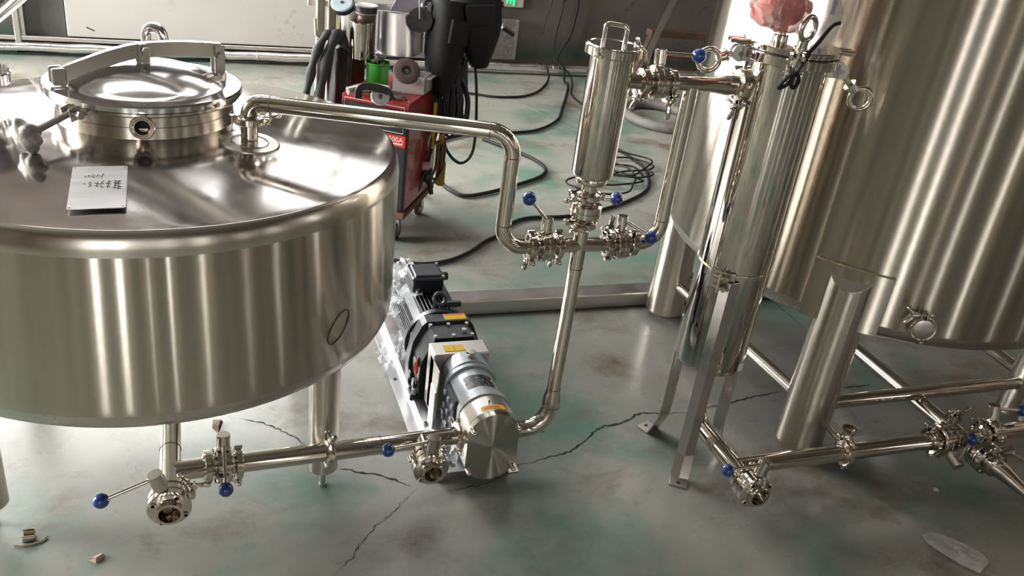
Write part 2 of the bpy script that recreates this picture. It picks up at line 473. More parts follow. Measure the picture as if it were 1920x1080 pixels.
XF = None      # optional transform applied while building (the left tank stands very slightly out of plumb)
class MB:
    def __init__(self):
        self.v = []; self.f = []
    def add(self, vs, fs, mt=None):
        o = len(self.v)
        if mt is not None:
            vs = [mt @ Vector(p) for p in vs]
        self.v += [tuple(p) for p in vs]
        self.f += [tuple(i + o for i in f) for f in fs]
        return self
    def box(self, c, s, mt=None, b=0.0):
        hx, hy, hz = s[0] / 2, s[1] / 2, s[2] / 2
        b = min(b, hx * 0.95, hy * 0.95, hz * 0.95)
        vs = []; idx = {}
        for sx in (-1, 1):
            for sy in (-1, 1):
                for sz in (-1, 1):
                    P = (c[0] + sx * hx, c[1] + sy * hy, c[2] + sz * hz)
                    if b <= 0:
                        idx[(sx, sy, sz)] = (len(vs),) * 3
                        vs.append(P)
                    else:
                        k = len(vs)
                        vs.append((P[0], P[1] - sy * b, P[2] - sz * b))
                        vs.append((P[0] - sx * b, P[1], P[2] - sz * b))
                        vs.append((P[0] - sx * b, P[1] - sy * b, P[2]))
                        idx[(sx, sy, sz)] = (k, k + 1, k + 2)
        fs = []
        for s_ in (-1, 1):
            q = [idx[(s_, a, d)][0] for a, d in ((-1, -1), (1, -1), (1, 1), (-1, 1))]
            fs.append(q if s_ > 0 else q[::-1])
            q = [idx[(a, s_, d)][1] for a, d in ((-1, -1), (-1, 1), (1, 1), (1, -1))]
            fs.append(q if s_ > 0 else q[::-1])
            q = [idx[(a, d, s_)][2] for a, d in ((-1, -1), (1, -1), (1, 1), (-1, 1))]
            fs.append(q if s_ > 0 else q[::-1])
        if b > 0:
            for s1 in (-1, 1):
                for s2 in (-1, 1):
                    q = [idx[(s1, s2, -1)][0], idx[(s1, s2, -1)][1], idx[(s1, s2, 1)][1], idx[(s1, s2, 1)][0]]
                    fs.append(q if s1 * s2 < 0 else q[::-1])
                    q = [idx[(s1, -1, s2)][0], idx[(s1, -1, s2)][2], idx[(s1, 1, s2)][2], idx[(s1, 1, s2)][0]]
                    fs.append(q if s1 * s2 > 0 else q[::-1])
                    q = [idx[(-1, s1, s2)][1], idx[(-1, s1, s2)][2], idx[(1, s1, s2)][2], idx[(1, s1, s2)][1]]
                    fs.append(q if s1 * s2 < 0 else q[::-1])
            for k, t in idx.items():
                fs.append(t if k[0] * k[1] * k[2] > 0 else t[::-1])
        return self.add(vs, fs, mt)
    def lathe(self, prof, seg=32, mt=None, a0=0.0, a1=2 * pi):
        full = abs(a1 - a0 - 2 * pi) < 1e-6
        n = seg if full else seg + 1
        vs = []; fs = []; rows = []
        for r, z in prof:
            if r < 1e-7 and full:
                rows.append([len(vs)] * n); vs.append((0, 0, z))
            else:
                row = []
                for k in range(n):
                    a = a0 + (a1 - a0) * k / seg
                    row.append(len(vs)); vs.append((r * cos(a), r * sin(a), z))
                rows.append(row)
        for i in range(len(prof) - 1):
            for k in range(seg):
                k2 = (k + 1) % n
                q = [rows[i][k], rows[i][k2], rows[i + 1][k2], rows[i + 1][k]]
                u = []
                for x in q:
                    if x not in u:
                        u.append(x)
                if len(u) > 2:
                    fs.append(u)
        return self.add(vs, fs, mt)
    def cyl(self, p0, p1, r, seg=20, r2=None, b=0.0, hole=None):
        p0 = Vector(p0); p1 = Vector(p1); L = (p1 - p0).length
        r2 = r if r2 is None else r2
        if hole:
            prof = [(hole, 0), (r - b, 0), (r, b), (r2, L - b), (r2 - b, L), (hole, L), (hole, 0)]
        else:
            prof = [(0, 0), (r - b, 0), (r, b), (r2, L - b), (r2 - b, L), (0, L)]
        if b == 0:
            prof = [q for i, q in enumerate(prof) if i == 0 or hypot(q[0] - prof[i - 1][0], q[1] - prof[i - 1][1]) > 1e-7]
        return self.lathe(prof, seg, axm(p0, p1 - p0))
    def tube(self, pts, r, seg=14, closed=False, caps=True):
        P = [Vector(p) for p in pts]
        Q = [P[0]]
        for p in P[1:]:
            if (p - Q[-1]).length > 1e-6:
                Q.append(p)
        P = Q; N = len(P)
        R = r if isinstance(r, (list, tuple)) else [r] * N
        tang = []
        for i in range(N):
            if closed:
                t = P[(i + 1) % N] - P[i - 1]
            else:
                t = P[min(i + 1, N - 1)] - P[max(i - 1, 0)]
            tang.append(t.normalized())
        t0 = tang[0]
        nrm = t0.cross(Vector((0.13, 0.31, 0.94)))
        if nrm.length < 1e-3:
            nrm = t0.cross(Vector((1, 0, 0)))
        nrm.normalize()
        vs = []; fs = []
        for i in range(N):
            if i > 0:
                q = tang[i - 1].rotation_difference(tang[i])
                nrm = q @ nrm
                nrm = (nrm - tang[i] * nrm.dot(tang[i])).normalized()
            bn = tang[i].cross(nrm)
            for k in range(seg):
                a = 2 * pi * k / seg
                vs.append(P[i] + (nrm * cos(a) + bn * sin(a)) * R[i])
        M_ = N if closed else N - 1
        for i in range(M_):
            j = (i + 1) % N
            for k in range(seg):
                k2 = (k + 1) % seg
                fs.append((i * seg + k, i * seg + k2, j * seg + k2, j * seg + k))
        if caps and not closed:
            fs.append(tuple(range(seg))[::-1])
            fs.append(tuple((N - 1) * seg + k for k in range(seg)))
        return self.add(vs, fs)
    def ribbon(self, pts, w, h, up=(0, 0, 1), closed=False):
        """rectangular section swept along pts: h along up, w across"""
        P = [Vector(p) for p in pts]; N = len(P); up = Vector(up)
        vs = []; fs = []
        for i in range(N):
            t = (P[min(i + 1, N - 1)] - P[max(i - 1, 0)]).normalized() if not closed else (P[(i + 1) % N] - P[i - 1]).normalized()
            s = t.cross(up).normalized(); u = s.cross(t)
            for a, b in ((-1, -1), (1, -1), (1, 1), (-1, 1)):
                vs.append(P[i] + s * (a * w / 2) + u * (b * h / 2))
        for i in range(N if closed else N - 1):
            j = (i + 1) % N
            for k in range(4):
                k2 = (k + 1) % 4
                fs.append((i * 4 + k, i * 4 + k2, j * 4 + k2, j * 4 + k))
        if not closed:
            fs.append((3, 2, 1, 0)); fs.append(tuple((N - 1) * 4 + k for k in range(4)))
        return self.add(vs, fs)
    def prism(self, poly, h, mt=None):
        n = len(poly)
        vs = [(x, y, 0) for x, y in poly] + [(x, y, h) for x, y in poly]
        fs = [tuple(range(n))[::-1], tuple(range(n, 2 * n))]
        for i in range(n):
            j = (i + 1) % n
            fs.append((i, j, n + j, n + i))
        return self.add(vs, fs, mt)
    def sphere(self, c, r, seg=18, rings=10, sc=(1, 1, 1), mt=None):
        prof = [(max(0, r * sin(pi * i / rings)), -r * cos(pi * i / rings)) for i in range(rings + 1)]
        prof[0] = (0, -r); prof[-1] = (0, r)
        m = T(*c) @ Matrix.Diagonal((sc[0], sc[1], sc[2], 1))
        if mt is not None:
            m = mt @ m
        return self.lathe(prof, seg, m)
    def torus(self, R, r, mt=None, seg=28, s2=10, a0=0.0, a1=2 * pi):
        full = abs(a1 - a0 - 2 * pi) < 1e-6
        pts = [Vector((R * cos(a0 + (a1 - a0) * k / seg), R * sin(a0 + (a1 - a0) * k / seg), 0)) for k in range(seg if full else seg + 1)]
        if mt is not None:
            pts = [mt @ p for p in pts]
        return self.tube(pts, r, s2, closed=full)
    def hexnut(self, p, z, r, h):
        m = axm(p, z)
        return self.prism([(r * cos(k * pi / 3), r * sin(k * pi / 3)) for k in range(6)], h, m)
    def build(self, name, mat, parent=None, smooth=0.6, inv=True):
        me = bpy.data.meshes.new(name)
        me.from_pydata(self.v if XF is None else [tuple(XF @ Vector(p)) for p in self.v], [], self.f)
        me.validate()
        me.update()
        me.materials.append(M[mat] if isinstance(mat, str) else mat)
        if smooth:
            me.shade_smooth()
            me.set_sharp_from_angle(angle=smooth)
        o = bpy.data.objects.new(name, me)
        COL.objects.link(o)
        if parent is not None:
            o.parent = parent
            if parent.type == 'EMPTY' and inv:
                o.matrix_parent_inverse = parent_inv[parent.name]
        return o

parent_inv = {}
def tag(o, label=None, cat=None, group=None, kind=None):
    if label: o['label'] = label
    if cat: o['category'] = cat
    if group: o['group'] = group
    if kind: o['kind'] = kind
    return o

def thing(name, label, cat, loc=(0, 0, 0), group=None):
    o = bpy.data.objects.new(name, None)
    o.empty_display_size = 0.05
    COL.objects.link(o)
    o.location = loc
    parent_inv[o.name] = Matrix.Translation(-Vector(loc))
    return tag(o, label, cat, group)

def part_copy(o, parent):
    c = o.copy()
    COL.objects.link(c)
    c.parent = parent
    return c

def text_mesh(txt, size, mt, name, mat, parent, ext=0.0005, align='CENTER'):
    cu = bpy.data.curves.new('t', 'FONT')
    cu.body = txt; cu.size = size; cu.extrude = ext; cu.align_x = align; cu.align_y = 'CENTER'
    to = bpy.data.objects.new('t', cu)
    COL.objects.link(to)
    dg = bpy.context.evaluated_depsgraph_get()
    me = bpy.data.meshes.new_from_object(to.evaluated_get(dg))
    bpy.data.objects.remove(to)
    bpy.data.curves.remove(cu)
    me.transform(mt)
    me.materials.clear()
    me.materials.append(M[mat])
    me.name = name
    o = bpy.data.objects.new(name, me)
    COL.objects.link(o)
    if parent is not None:
        o.parent = parent
        if parent.type == 'EMPTY':
            o.matrix_parent_inverse = parent_inv[parent.name]
    return o

# ================================================================== THE HALL
def struct(name, mb, mat, parent=None, smooth=0.6):
    o = mb.build(name, mat, parent, smooth)
    if parent is None:
        o['kind'] = 'structure'
    return o

fl = struct('floor', MB().box(((HX0 + HX1) / 2, (HY0 + HY1) / 2, -0.06), (HX1 - HX0, HY1 - HY0, 0.12)), 'floor')
struct('ceiling', MB().box(((HX0 + HX1) / 2, (HY0 + HY1) / 2, HZ + 0.06), (HX1 - HX0, HY1 - HY0, 0.12)), 'ceilpaint')
struct('wall_back', MB().box(((HX0 + HX1) / 2, HY1 + 0.1, HZ / 2), (HX1 - HX0 + 0.4, 0.2, HZ)), 'cement')
struct('wall_front', MB().box(((HX0 + HX1) / 2, HY0 - 0.1, HZ / 2), (HX1 - HX0 + 0.4, 0.2, HZ)), 'rearpaint')
struct('wall_left', MB().box((HX0 - 0.1, (HY0 + HY1) / 2, HZ / 2), (0.2, HY1 - HY0, HZ)), 'wallpaint')
struct('wall_right', MB().box((HX1 + 0.1, (HY0 + HY1) / 2, HZ / 2), (0.2, HY1 - HY0, HZ)), 'rearpaint')

for i, (w, c, z0, ww, hh, rad) in enumerate(WINDOWS):
    if w == 'roof':
        mt = Matrix(((1, 0, 0, c), (0, 0, 1, z0), (0, -1, 0, HZ), (0, 0, 0, 1)))
    elif w == 'back':
        mt = Matrix(((-1, 0, 0, c), (0, -1, 0, HY1), (0, 0, 1, z0), (0, 0, 0, 1)))
    elif w == 'front':
        mt = Matrix(((1, 0, 0, c), (0, 1, 0, HY0), (0, 0, 1, z0), (0, 0, 0, 1)))
    elif w == 'left':
        mt = Matrix(((0, 1, 0, HX0), (-1, 0, 0, c), (0, 0, 1, z0), (0, 0, 0, 1)))
    else:
        mt = Matrix(((0, -1, 0, HX1), (1, 0, 0, c), (0, 0, 1, z0), (0, 0, 0, 1)))
    mb = MB()
    for sx in (-1, 1):
        mb.box((sx * (ww / 2), 0.05, hh / 2), (0.07, 0.10, hh + 0.07), mt)
    for zz in (0, hh):
        mb.box((0, 0.05, zz), (ww + 0.07, 0.10, 0.07), mt)
    nv = int(ww / 0.9)
    for k in range(1, nv + 1):
        if nv >= 1 and ww > 0.9:
            mb.box((-ww / 2 + ww * k / (nv + 1), 0.05, hh / 2), (0.035, 0.05, hh), mt)
    for k in range(1, 3):
        mb.box((0, 0.05, hh * k / 3), (ww, 0.05, 0.035), mt)
    wo = struct('window_%d' % (i + 1), mb, 'frame')
    struct('pane', MB().box((0, 0.012, hh / 2), (ww, 0.012, hh), mt), 'glass', wo)

# unseen dark uprights added along the hall walls to streak the steel's reflections
for i, (x, w) in enumerate(((-5.6, 0.5), (-4.3, 0.35), (-2.6, 0.45), (-1.0, 0.4), (0.45, 0.6), (1.9, 0.9), (4.2, 0.7), (5.5, 0.8), (7.8, 0.5))):
    struct('trim_%d' % (10 + i), MB().box((x, HY0 + 0.25, HZ / 2), (w, 0.3, HZ)), 'streakbar')
for i, (y, w) in enumerate(((-6.2, 0.5), (-3.8, 0.6), (-2.4, 0.4), (0.8, 0.6))):
    struct('trim_%d' % (20 + i), MB().box((HX1 - 0.2, y, HZ / 2), (0.25, w, HZ)), 'streakbar')
for i, (y, w) in enumerate(((-0.6, 0.4), (-2.2, 0.5), (-4.4, 0.6))):
    struct('trim_%d' % (30 + i), MB().box((HX0 + 0.2, y, HZ / 2), (0.25, w, HZ)), 'streakbar')

# sliding door panel standing against the back wall, with its rail and a dark sheet standing in for the unlit opening beside it
YD = 6.36
d1 = struct('door_1', MB().box((0.33, YD, 0.705), (2.18, 0.05, 1.17), b=0.004), 'panel')
struct('bottom_rail', MB().box((0.08, YD + 0.005, 0.098), (2.68, 0.07, 0.028), b=0.003), 'galv', d1)
struct('scuff_mark', MB().ribbon([(-0.645, YD - 0.0265, 0.185), (-0.60, YD - 0.0265, 0.165)], 0.002, 0.006), 'ink', d1)
struct('dark_opening', MB().box((-0.90, YD + 0.03, 0.70), (0.26, 0.03, 1.18)), 'doorshade')
tr = MB().box((-1.045, YD - 0.005, 0.68), (0.035, 0.08, 1.25), b=0.004).box((-1.015, YD, 0.68), (0.022, 0.03, 1.2))
struct('trim_1', tr, 'galv')
struct('trim_2', MB().box((0.1, YD + 0.03, 0.045), (2.7, 0.05, 0.08)), 'gapshade')  # dark strip in place of the shade in the gap under the door
struct('trim_3', MB().box((-1.5, YD + 0.02, 0.6), (0.87, 0.06, 1.2)), 'cement')

# cracks in the painted floor (strips with their own jagged outline)
def crack(pts, w0, seed):
    rnd = random.Random(seed)
    P = []
    base = spline([(x, y, 0) for x, y in pts], 7)
    L = []; Rr = []
    for i, p in enumerate(base):
        t = base[min(i + 1, len(base) - 1)] - base[max(i - 1, 0)]
        nrm = Vector((-t.y, t.x, 0)).normalized()
        q = p + nrm * rnd.uniform(-0.004, 0.004)
        e = min(1, 4 * min(i + 0.4, len(base) - 0.6 - i) / len(base))
        w = w0 * rnd.uniform(0.4, 1.25) * max(0.15, e)
        L.append(q + nrm * w); Rr.append(q - nrm * w * rnd.uniform(0.3, 1.0))
    vs = [(p.x, p.y, 0.0006) for p in L] + [(p.x, p.y, 0.0006) for p in Rr]
    n = len(L)
    fs = [(i + 1, i, n + i, n + i + 1) for i in range(n - 1)]
    MB().add(vs, fs).build('crack', 'crack', fl, 0)

CR = [
    ([(0.085, 2.225), (0.158, 2.182), (0.215, 2.126), (0.265, 2.057)], 0.0028),
    ([(0.333, 1.949), (0.378, 1.927), (0.454, 1.89), (0.52, 1.84)], 0.0042),
    ([(0.54, 1.829), (0.494, 1.789), (0.448, 1.744), (0.388, 1.694), (0.34, 1.636), (0.311, 1.595), (0.259, 1.553)], 0.0015),
    ([(0.617, 1.8), (0.681, 1.804), (0.757, 1.82), (0.857, 1.875)], 0.0022),
    ([(0.84, 1.868), (0.956, 1.891), (1.043, 1.912), (1.131, 1.973), (1.183, 2.006), (1.275, 2.02), (1.34, 2.054), (1.405, 2.045), (1.51, 2.034)], 0.0042),
    ([(1.56, 2.04), (1.67, 2.06), (1.767, 2.077), (1.841, 2.089), (1.95, 2.10)], 0.0038),
    ([(2.182, 2.084), (2.252, 2.081), (2.314, 2.082)], 0.0045),
    ([(2.303, 2.72), (2.308, 2.607), (2.305, 2.489)], 0.0022),
    ([(2.02, 5.9), (2.15, 5.5), (2.30, 5.05), (2.46, 4.55)], 0.0025),
    ([(-0.55, 2.35), (-0.30, 2.30), (-0.1, 2.27)], 0.0014),
]
for i, (p, w) in enumerate(CR):
    crack(p, w, 30 + i)

# square steel tube lying on the floor behind the pump
tag(MB().box((1.62, 2.788, 0.031), (1.75, 0.088, 0.06), b=0.004).build('square_tube', 'galv'),
    'long square steel tube lying on the floor behind the black pump motor', 'steel tube')

# foil-wrapped pipe along the foot of the back wall
fo = thing('insulated_pipe', 'foil wrapped pipe running along the foot of the back wall', 'pipe', (1.0, 6.30, 0))
pts = []
for k in range(121):
    x = -6.5 + 15 * k / 120
    pts.append((x, 6.30 + 0.004 * sin(k * 1.7), 0.052 + 0.003 * sin(k * 2.3)))
MB().tube(pts, [0.030 + 0.0018 * sin(k * 5.1) for k in range(121)], 14).build('foil_wrap', 'foil', fo)
for x in (-0.35, 0.42, 1.95, 2.62):
    MB().torus(0.032, 0.0035, axm((x, 6.30, 0.052), (1, 0, 0))).build('tie_band', 'galv', fo)

# exit sign on the back wall
sg = thing('exit_sign', 'cream wall sign with lit green strokes above the foil pipe', 'sign', (2.27, 6.43, 0.46))
MB().box((2.25, 6.437, 0.60), (0.24, 0.02, 0.26), b=0.004).build('plate', 'cream', sg)
gm = MB()
for x0, x1, z0, z1 in ((2.232, 2.242, 0.497, 0.62), (2.258, 2.270, 0.497, 0.62), (2.285, 2.297, 0.482, 0.62), (2.232, 2.297, 0.517, 0.529), (2.232, 2.297, 0.56, 0.572)):
    gm.box(((x0 + x1) / 2, 6.4255, (z0 + z1) / 2), (x1 - x0, 0.004, z1 - z0))
gm.build('lit_strokes', 'exitgreen', sg)
tag(MB().box((2.16, 6.41, 0.235), (0.36, 0.05, 0.30), b=0.004).build('clear_panel', 'filmdim'),
    'small translucent panel leaning on the dark wall under the exit sign', 'panel')

# cables running down the back wall and over the floor
def cable(name, pts, r, label, cat='cable', mat='cable', n=7, group=None):
    o = MB().tube(spline(pts, n), r, 8).build(name, mat)
    return tag(o, label, cat, group)
wy = 6.41
cable('wall_cable', [(2.80, wy, 1.4), (2.79, wy, 0.70), (2.805, wy, 0.52), (2.78, wy, 0.30), (2.69, wy - 0.02, 0.12), (2.68, 6.27, 0.085), (2.69, 6.22, 0.06), (2.66, 6.12, 0.012), (2.639, 5.989, 0.012), (2.52, 5.72, 0.012), (2.383, 5.442, 0.012), (2.229, 5.143, 0.012), (2.024, 4.94, 0.012), (1.823, 4.87, 0.012), (1.50, 4.82, 0.012), (1.2, 4.6, 0.012)], 0.0095,
      'thick black cable dropping down the dark wall and curving across the floor')
cable('wall_cable', [(2.70, wy, 1.4), (2.69, wy, 0.6), (2.66, wy, 0.3), (2.665, wy - 0.02, 0.12), (2.69, 6.265, 0.085), (2.74, 6.2, 0.03), (2.70, 6.05, 0.010), (2.585, 5.778, 0.010), (2.56, 5.5, 0.010), (2.62, 5.2, 0.010)], 0.006,
      'thinner black cable hanging down the dark wall beside the thick one')
cable('wall_cable', [(2.60, wy, 1.4), (2.595, wy, 0.6), (2.56, wy, 0.40), (2.545, wy, 0.28)], 0.0035,
      'faint thin wire on the dark wall left of the two hanging cables')
cable('floor_cable', [(1.25, 5.72, 0.010), (1.60, 5.74, 0.010), (1.808, 5.698, 0.010), (1.96, 5.638, 0.010), (2.168, 5.671, 0.010), (2.342, 5.819, 0.010), (2.528, 6.119, 0.012), (2.56, 6.24, 0.06), (2.555, 6.29, 0.09), (2.55, 6.36, 0.09), (2.55, 6.41, 0.06)], 0.008,
      'black cable looping over the floor to the foil pipe')
cable('floor_cable', [(1.10, 3.95, 0.40), (1.13, 3.98, 0.30), (1.15, 4.10, 0.12), (1.17, 4.05, 0.02), (1.20, 3.95, 0.012), (1.257, 3.887, 0.012), (1.398, 3.933, 0.012), (1.593, 4.039, 0.012), (1.755, 4.152, 0.012), (1.821, 4.273, 0.012), (1.802, 4.415, 0.012), (1.743, 4.528, 0.012), (1.6, 4.75, 0.012)], 0.010,
      'black cable looping on the floor behind the tall left bend of the pipework')
cable('floor_cable', [(0.55, 3.30, 0.010), (0.75, 3.211, 0.010), (0.859, 3.168, 0.010), (0.979, 3.189, 0.010), (1.094, 3.263, 0.010), (1.198, 3.365, 0.010), (1.299, 3.444, 0.010), (1.37, 3.541, 0.010), (1.488, 3.61, 0.010), (1.688, 3.621, 0.010), (1.885, 3.679, 0.010), (2.126, 3.809, 0.010), (2.319, 3.976, 0.010), (2.435, 4.233, 0.010), (2.442, 4.406, 0.010), (2.40, 4.62, 0.010), (2.2, 4.75, 0.010)], 0.0085,
      'long black cable snaking over the floor behind the pump motor')
coil = []
for k in range(46):
    a = k * 2 * pi / 9.0
    ex = 0.5 + 0.5 * sin(k * 0.21)
    coil.append((2.10 + 0.16 * ex + (0.20 + 0.06 * sin(k * 0.9)) * cos(a), 4.02 + 0.30 * ex + (0.15 + 0.05 * cos(k * 1.3)) * sin(a), 0.008 + 0.0009 * k))
cable('cable_coil', coil, 0.0052, 'loose coil of black cable on the floor behind the small strainer', 'cable', n=6)

# grey hose ring, wooden trestle and a leaning bar by the right side of the back wall
tag(MB().tube(spline([(3.02 + 0.24 * cos(a), 5.22 + 0.28 * sin(a), 0.033) for a in [k * 2 * pi / 16 for k in range(16)]], 5, True), 0.033, 12, True).build('hose_ring', 'rubberhose'),
    'grey rubber hose ring lying on the floor behind the pipework', 'hose')
ws = thing('wooden_trestle', 'dark brown wooden trestle standing against the dark wall', 'trestle', (3.6, 6.2, 0))
MB().box((3.62, 6.14, 0.405), (0.62, 0.10, 0.05), b=0.003).build('top_beam', 'wood', ws)
for sx in (-1, 1):
    MB().tube([(3.62 + sx * 0.24, 6.16, 0.40), (3.62 + sx * 0.31, 6.10, 0.0)], 0.024, 4).build('leg', 'wood', ws)
    MB().tube([(3.62 + sx * 0.24, 6.22, 0.40), (3.62 + sx * 0.31, 6.30, 0.0)], 0.024, 4).build('leg', 'wood', ws)
MB().box((3.62, 6.14, 0.22), (0.52, 0.03, 0.05)).build('rail', 'wood', ws)
tag(MB().ribbon([(3.05, 5.80, 0.0), (3.72, 6.36, 1.02)], 0.012, 0.045, (1, 0, 0)).build('leaning_bar', 'galv'),
    'grey flat steel bar leaning against the dark wall by the right tank', 'bar')

# litter on the floor
nt = thing('metal_bracket', 'small shiny steel bracket lying on the floor near the left tank leg', 'bracket', (-0.425, 1.82, 0))
MB().box((-0.425, 1.818, 0.003), (0.026, 0.024, 0.006), b=0.001).build('base', 'fitting', nt)
MB().box((-0.425, 1.828, 0.012), (0.026, 0.005, 0.020), b=0.001).build('flange', 'fitting', nt)
MB().box((-0.425, 1.808, 0.010), (0.026, 0.005, 0.014), b=0.001).build('flange', 'fitting', nt)
cable('floor_wire', [(-0.455, 1.800, 0.003), (-0.43, 1.793, 0.003), (-0.40, 1.80, 0.003), (-0.385, 1.815, 0.003)], 0.002, 'bent tan wire lying beside the small steel bracket', 'wire', 'palewood')
tag(MB().add([(-0.289, 1.718, 0.0), (-0.270, 1.704, 0.0), (-0.252, 1.726, 0), (-0.262, 1.733, 0.002), (-0.280, 1.716, 0.009), (-0.270, 1.712, 0.010), (-0.256, 1.727, 0.008)],
             [(0, 1, 5, 4), (1, 2, 6, 5), (2, 3, 6), (3, 0, 4, 6), (4, 5, 6), (0, 3, 2, 1)]).build('wood_chip', 'palewood', smooth=0),
    'pale tan chip on the bare floor below the left tank', 'chip')
tag(MB().add([(0.004, 2.19, 0), (0.022, 2.165, 0), (0.036, 2.215, 0), (0.008, 2.23, 0), (0.010, 2.195, 0.010), (0.022, 2.180, 0.012), (0.030, 2.215, 0.009)],
             [(0, 1, 5, 4), (1, 2, 6, 5), (2, 3, 4, 6), (3, 0, 4), (4, 5, 6), (0, 3, 2, 1)]).build('wood_wedge', 'wood', smooth=0),
    'brown wood offcut lying on the floor just under the left tank rim', 'offcut')
tag(MB().add([(2.112, 1.53, 0.0), (2.130, 1.525, 0), (2.134, 1.540, 0), (2.120, 1.545, 0), (2.123, 1.535, 0.007)],
             [(0, 1, 4), (1, 2, 4), (2, 3, 4), (3, 0, 4), (3, 2, 1, 0)]).build('white_chip', 'plywhite', smooth=0),
    'tiny white chip on the floor in front of the right pipe cross', 'chip')
tag(MB().lathe([(0.017, 0), (0.024, 0), (0.024, 0.006), (0.017, 0.006), (0.017, 0)], 24, T(2.04, 1.855, 0.0)).build('steel_washer', 'rust'),
    'rusty ring washer lying on the floor behind the right header pipe', 'washer')
# crumpled plastic sheet at the right bottom
pr = random.Random(5)
pl = [(1.905, 1.335), (1.915, 1.365), (1.955, 1.372), (1.985, 1.355), (2.000, 1.330), (2.030, 1.300), (2.045, 1.262), (2.040, 1.235), (2.012, 1.222), (1.975, 1.205), (1.945, 1.245), (1.922, 1.290)]
cx = sum(p[0] for p in pl) / len(pl); cy = sum(p[1] for p in pl) / len(pl)
vs = []; fs = []; rings = 7
for i in range(rings + 1):
    s = i / rings
    for x, y in pl:
        X, Y = cx + (x - cx) * s, cy + (y - cy) * s
        vs.append((X, Y, 0.004 + (0.016 * abs(noise.noise(Vector((X * 26, Y * 26, 2)))) + 0.008) * (1 - 0.7 * s)))
n = len(pl)
for i in range(rings):
    for k in range(n):
        k2 = (k + 1) % n
        fs.append((i * n + k, i * n + k2, (i + 1) * n + k2, (i + 1) * n + k))
tag(MB().add(vs, fs).build('plastic_scrap', 'filmwhite', smooth=0.4), 'crumpled clear plastic scrap lying on the floor at the lower right', 'plastic')
# ================================================================== LEFT TANK
CX, CY = -0.1126, 2.234
tk = thing('mixing_tank', 'low round stainless tank on tube legs with a clamped manway on top', 'tank', (CX, CY, 0))
mt = T(CX, CY, 0)
TM = T(CX, CY, 0.88) @ Matrix.Rotation(-0.0256, 4, 'X') @ T(-CX, -CY, -0.88)
XF = TM
sh = MB().lathe([(0.6150, 0.468), (0.617, 0.486), (0.617, 0.825), (0.6166, 0.832)], 128, mt).build('shell', 'shell', tk, 0.9)
MB().lathe([(0.0, 0.391), (0.30, 0.398), (0.50, 0.410), (0.560, 0.416), (0.588, 0.423), (0.604, 0.436), (0.6120, 0.452), (0.6148, 0.468)], 128, mt).build('bottom_head', 'satin', tk, 0.9)
MB().lathe([(0.595 + 0.022 * cos(t), 0.825 + 0.0555 * sin(t)) for t in [radians(q) for q in (6, 14, 22, 30, 38, 46, 54, 62, 70, 76, 80)]], 128, mt).build('shoulder', 'shoulder', tk, 0.9)
def cone_z(r):
    t = (0.599 - r) / (0.599 - 0.200)
    return 0.8805 + 0.0515 * t + 0.005 * sin(pi * t)
def surf_z(x, y):
    return cone_z(hypot(x - CX, y - CY)) + 0.0256 * (CY - y)
hd = MB().lathe([(0.5995, 0.8790), (0.5985, 0.8805)] + [(r, cone_z(r)) for r in (0.597, 0.58, 0.55, 0.5, 0.45, 0.4, 0.35, 0.3, 0.25, 0.215, 0.200, 0.19)], 128, mt).build('top_head', 'top', tk, 0.9)
# marker pen circle on the shell
cp = []
for k in range(41):
    a = 2 * pi * k / 38
    u = 0.036 * cos(a); w = 0.043 * sin(a)
    du = u * 0.80 + w * 0.52; dz = w * 0.85 - u * 0.10 + (0.004 if k > 37 else 0)
    th = radians(-49.0) + du / 0.617
    cp.append((CX + 0.6172 * cos(th), CY + 0.6172 * sin(th), 0.569 + dz))
MB().tube(cp, 0.0011, 5).build('marker_ring', 'ink', sh)
# manway neck and lid
MB().lathe([(0.206, 0.930), (0.2035, 0.938), (0.2025, 0.957), (0.201, 0.958), (0.201, 0.982), (0.214, 0.984), (0.2165, 0.987), (0.2165, 0.9925), (0.19, 0.9925)], 96, mt).build('manway_neck', 'legsteel', tk, 0.5)
ld = MB().lathe([(0.19, 0.994), (0.219, 0.994), (0.2235, 0.997), (0.2235, 1.008), (0.2205, 1.0125), (0.188, 1.0125), (0.182, 1.0135), (0.17, 1.021), (0.14, 1.036), (0.10, 1.049), (0.05, 1.0575), (0.0, 1.060)], 96, mt).build('manway_lid', 'lid', tk, 0.5)
# arm with a forked end, held in two lugs
A0 = Vector((-0.285, 2.168, 1.036)); A2 = Vector((0.062, 2.298, 1.080)); A1 = Vector((CX, CY, 1.086))
arm = spline([A0, A0.lerp(A1, 0.33) + Vector((0, 0, 0.004)), A0.lerp(A1, 0.66) + Vector((0, 0, 0.006)), A1, A1.lerp(A2, 0.5) + Vector((0, 0, 0.004)), A2], 6)
MB().ribbon(arm, 0.016, 0.034).build('lid_arm', 'satin', ld, 0.4)
dv = (A1 - A0); dv.z = 0; dv.normalize(); sv = Vector((-dv.y, dv.x, 0))
fk = MB()
for s in (-1, 1):
    m_ = Matrix(((dv.x, sv.x, 0, 0), (dv.y, sv.y, 0, 0), (0, 0, 1, 0), (0, 0, 0, 1)))
    c0 = A0 - dv * 0.006 + sv * (s * 0.0135)
    m_.translation = c0
    fk.box((0, 0, 0), (0.030, 0.0125, 0.038), m_, 0.003)
fk.build('arm_fork', 'satin', ld, 0.4)
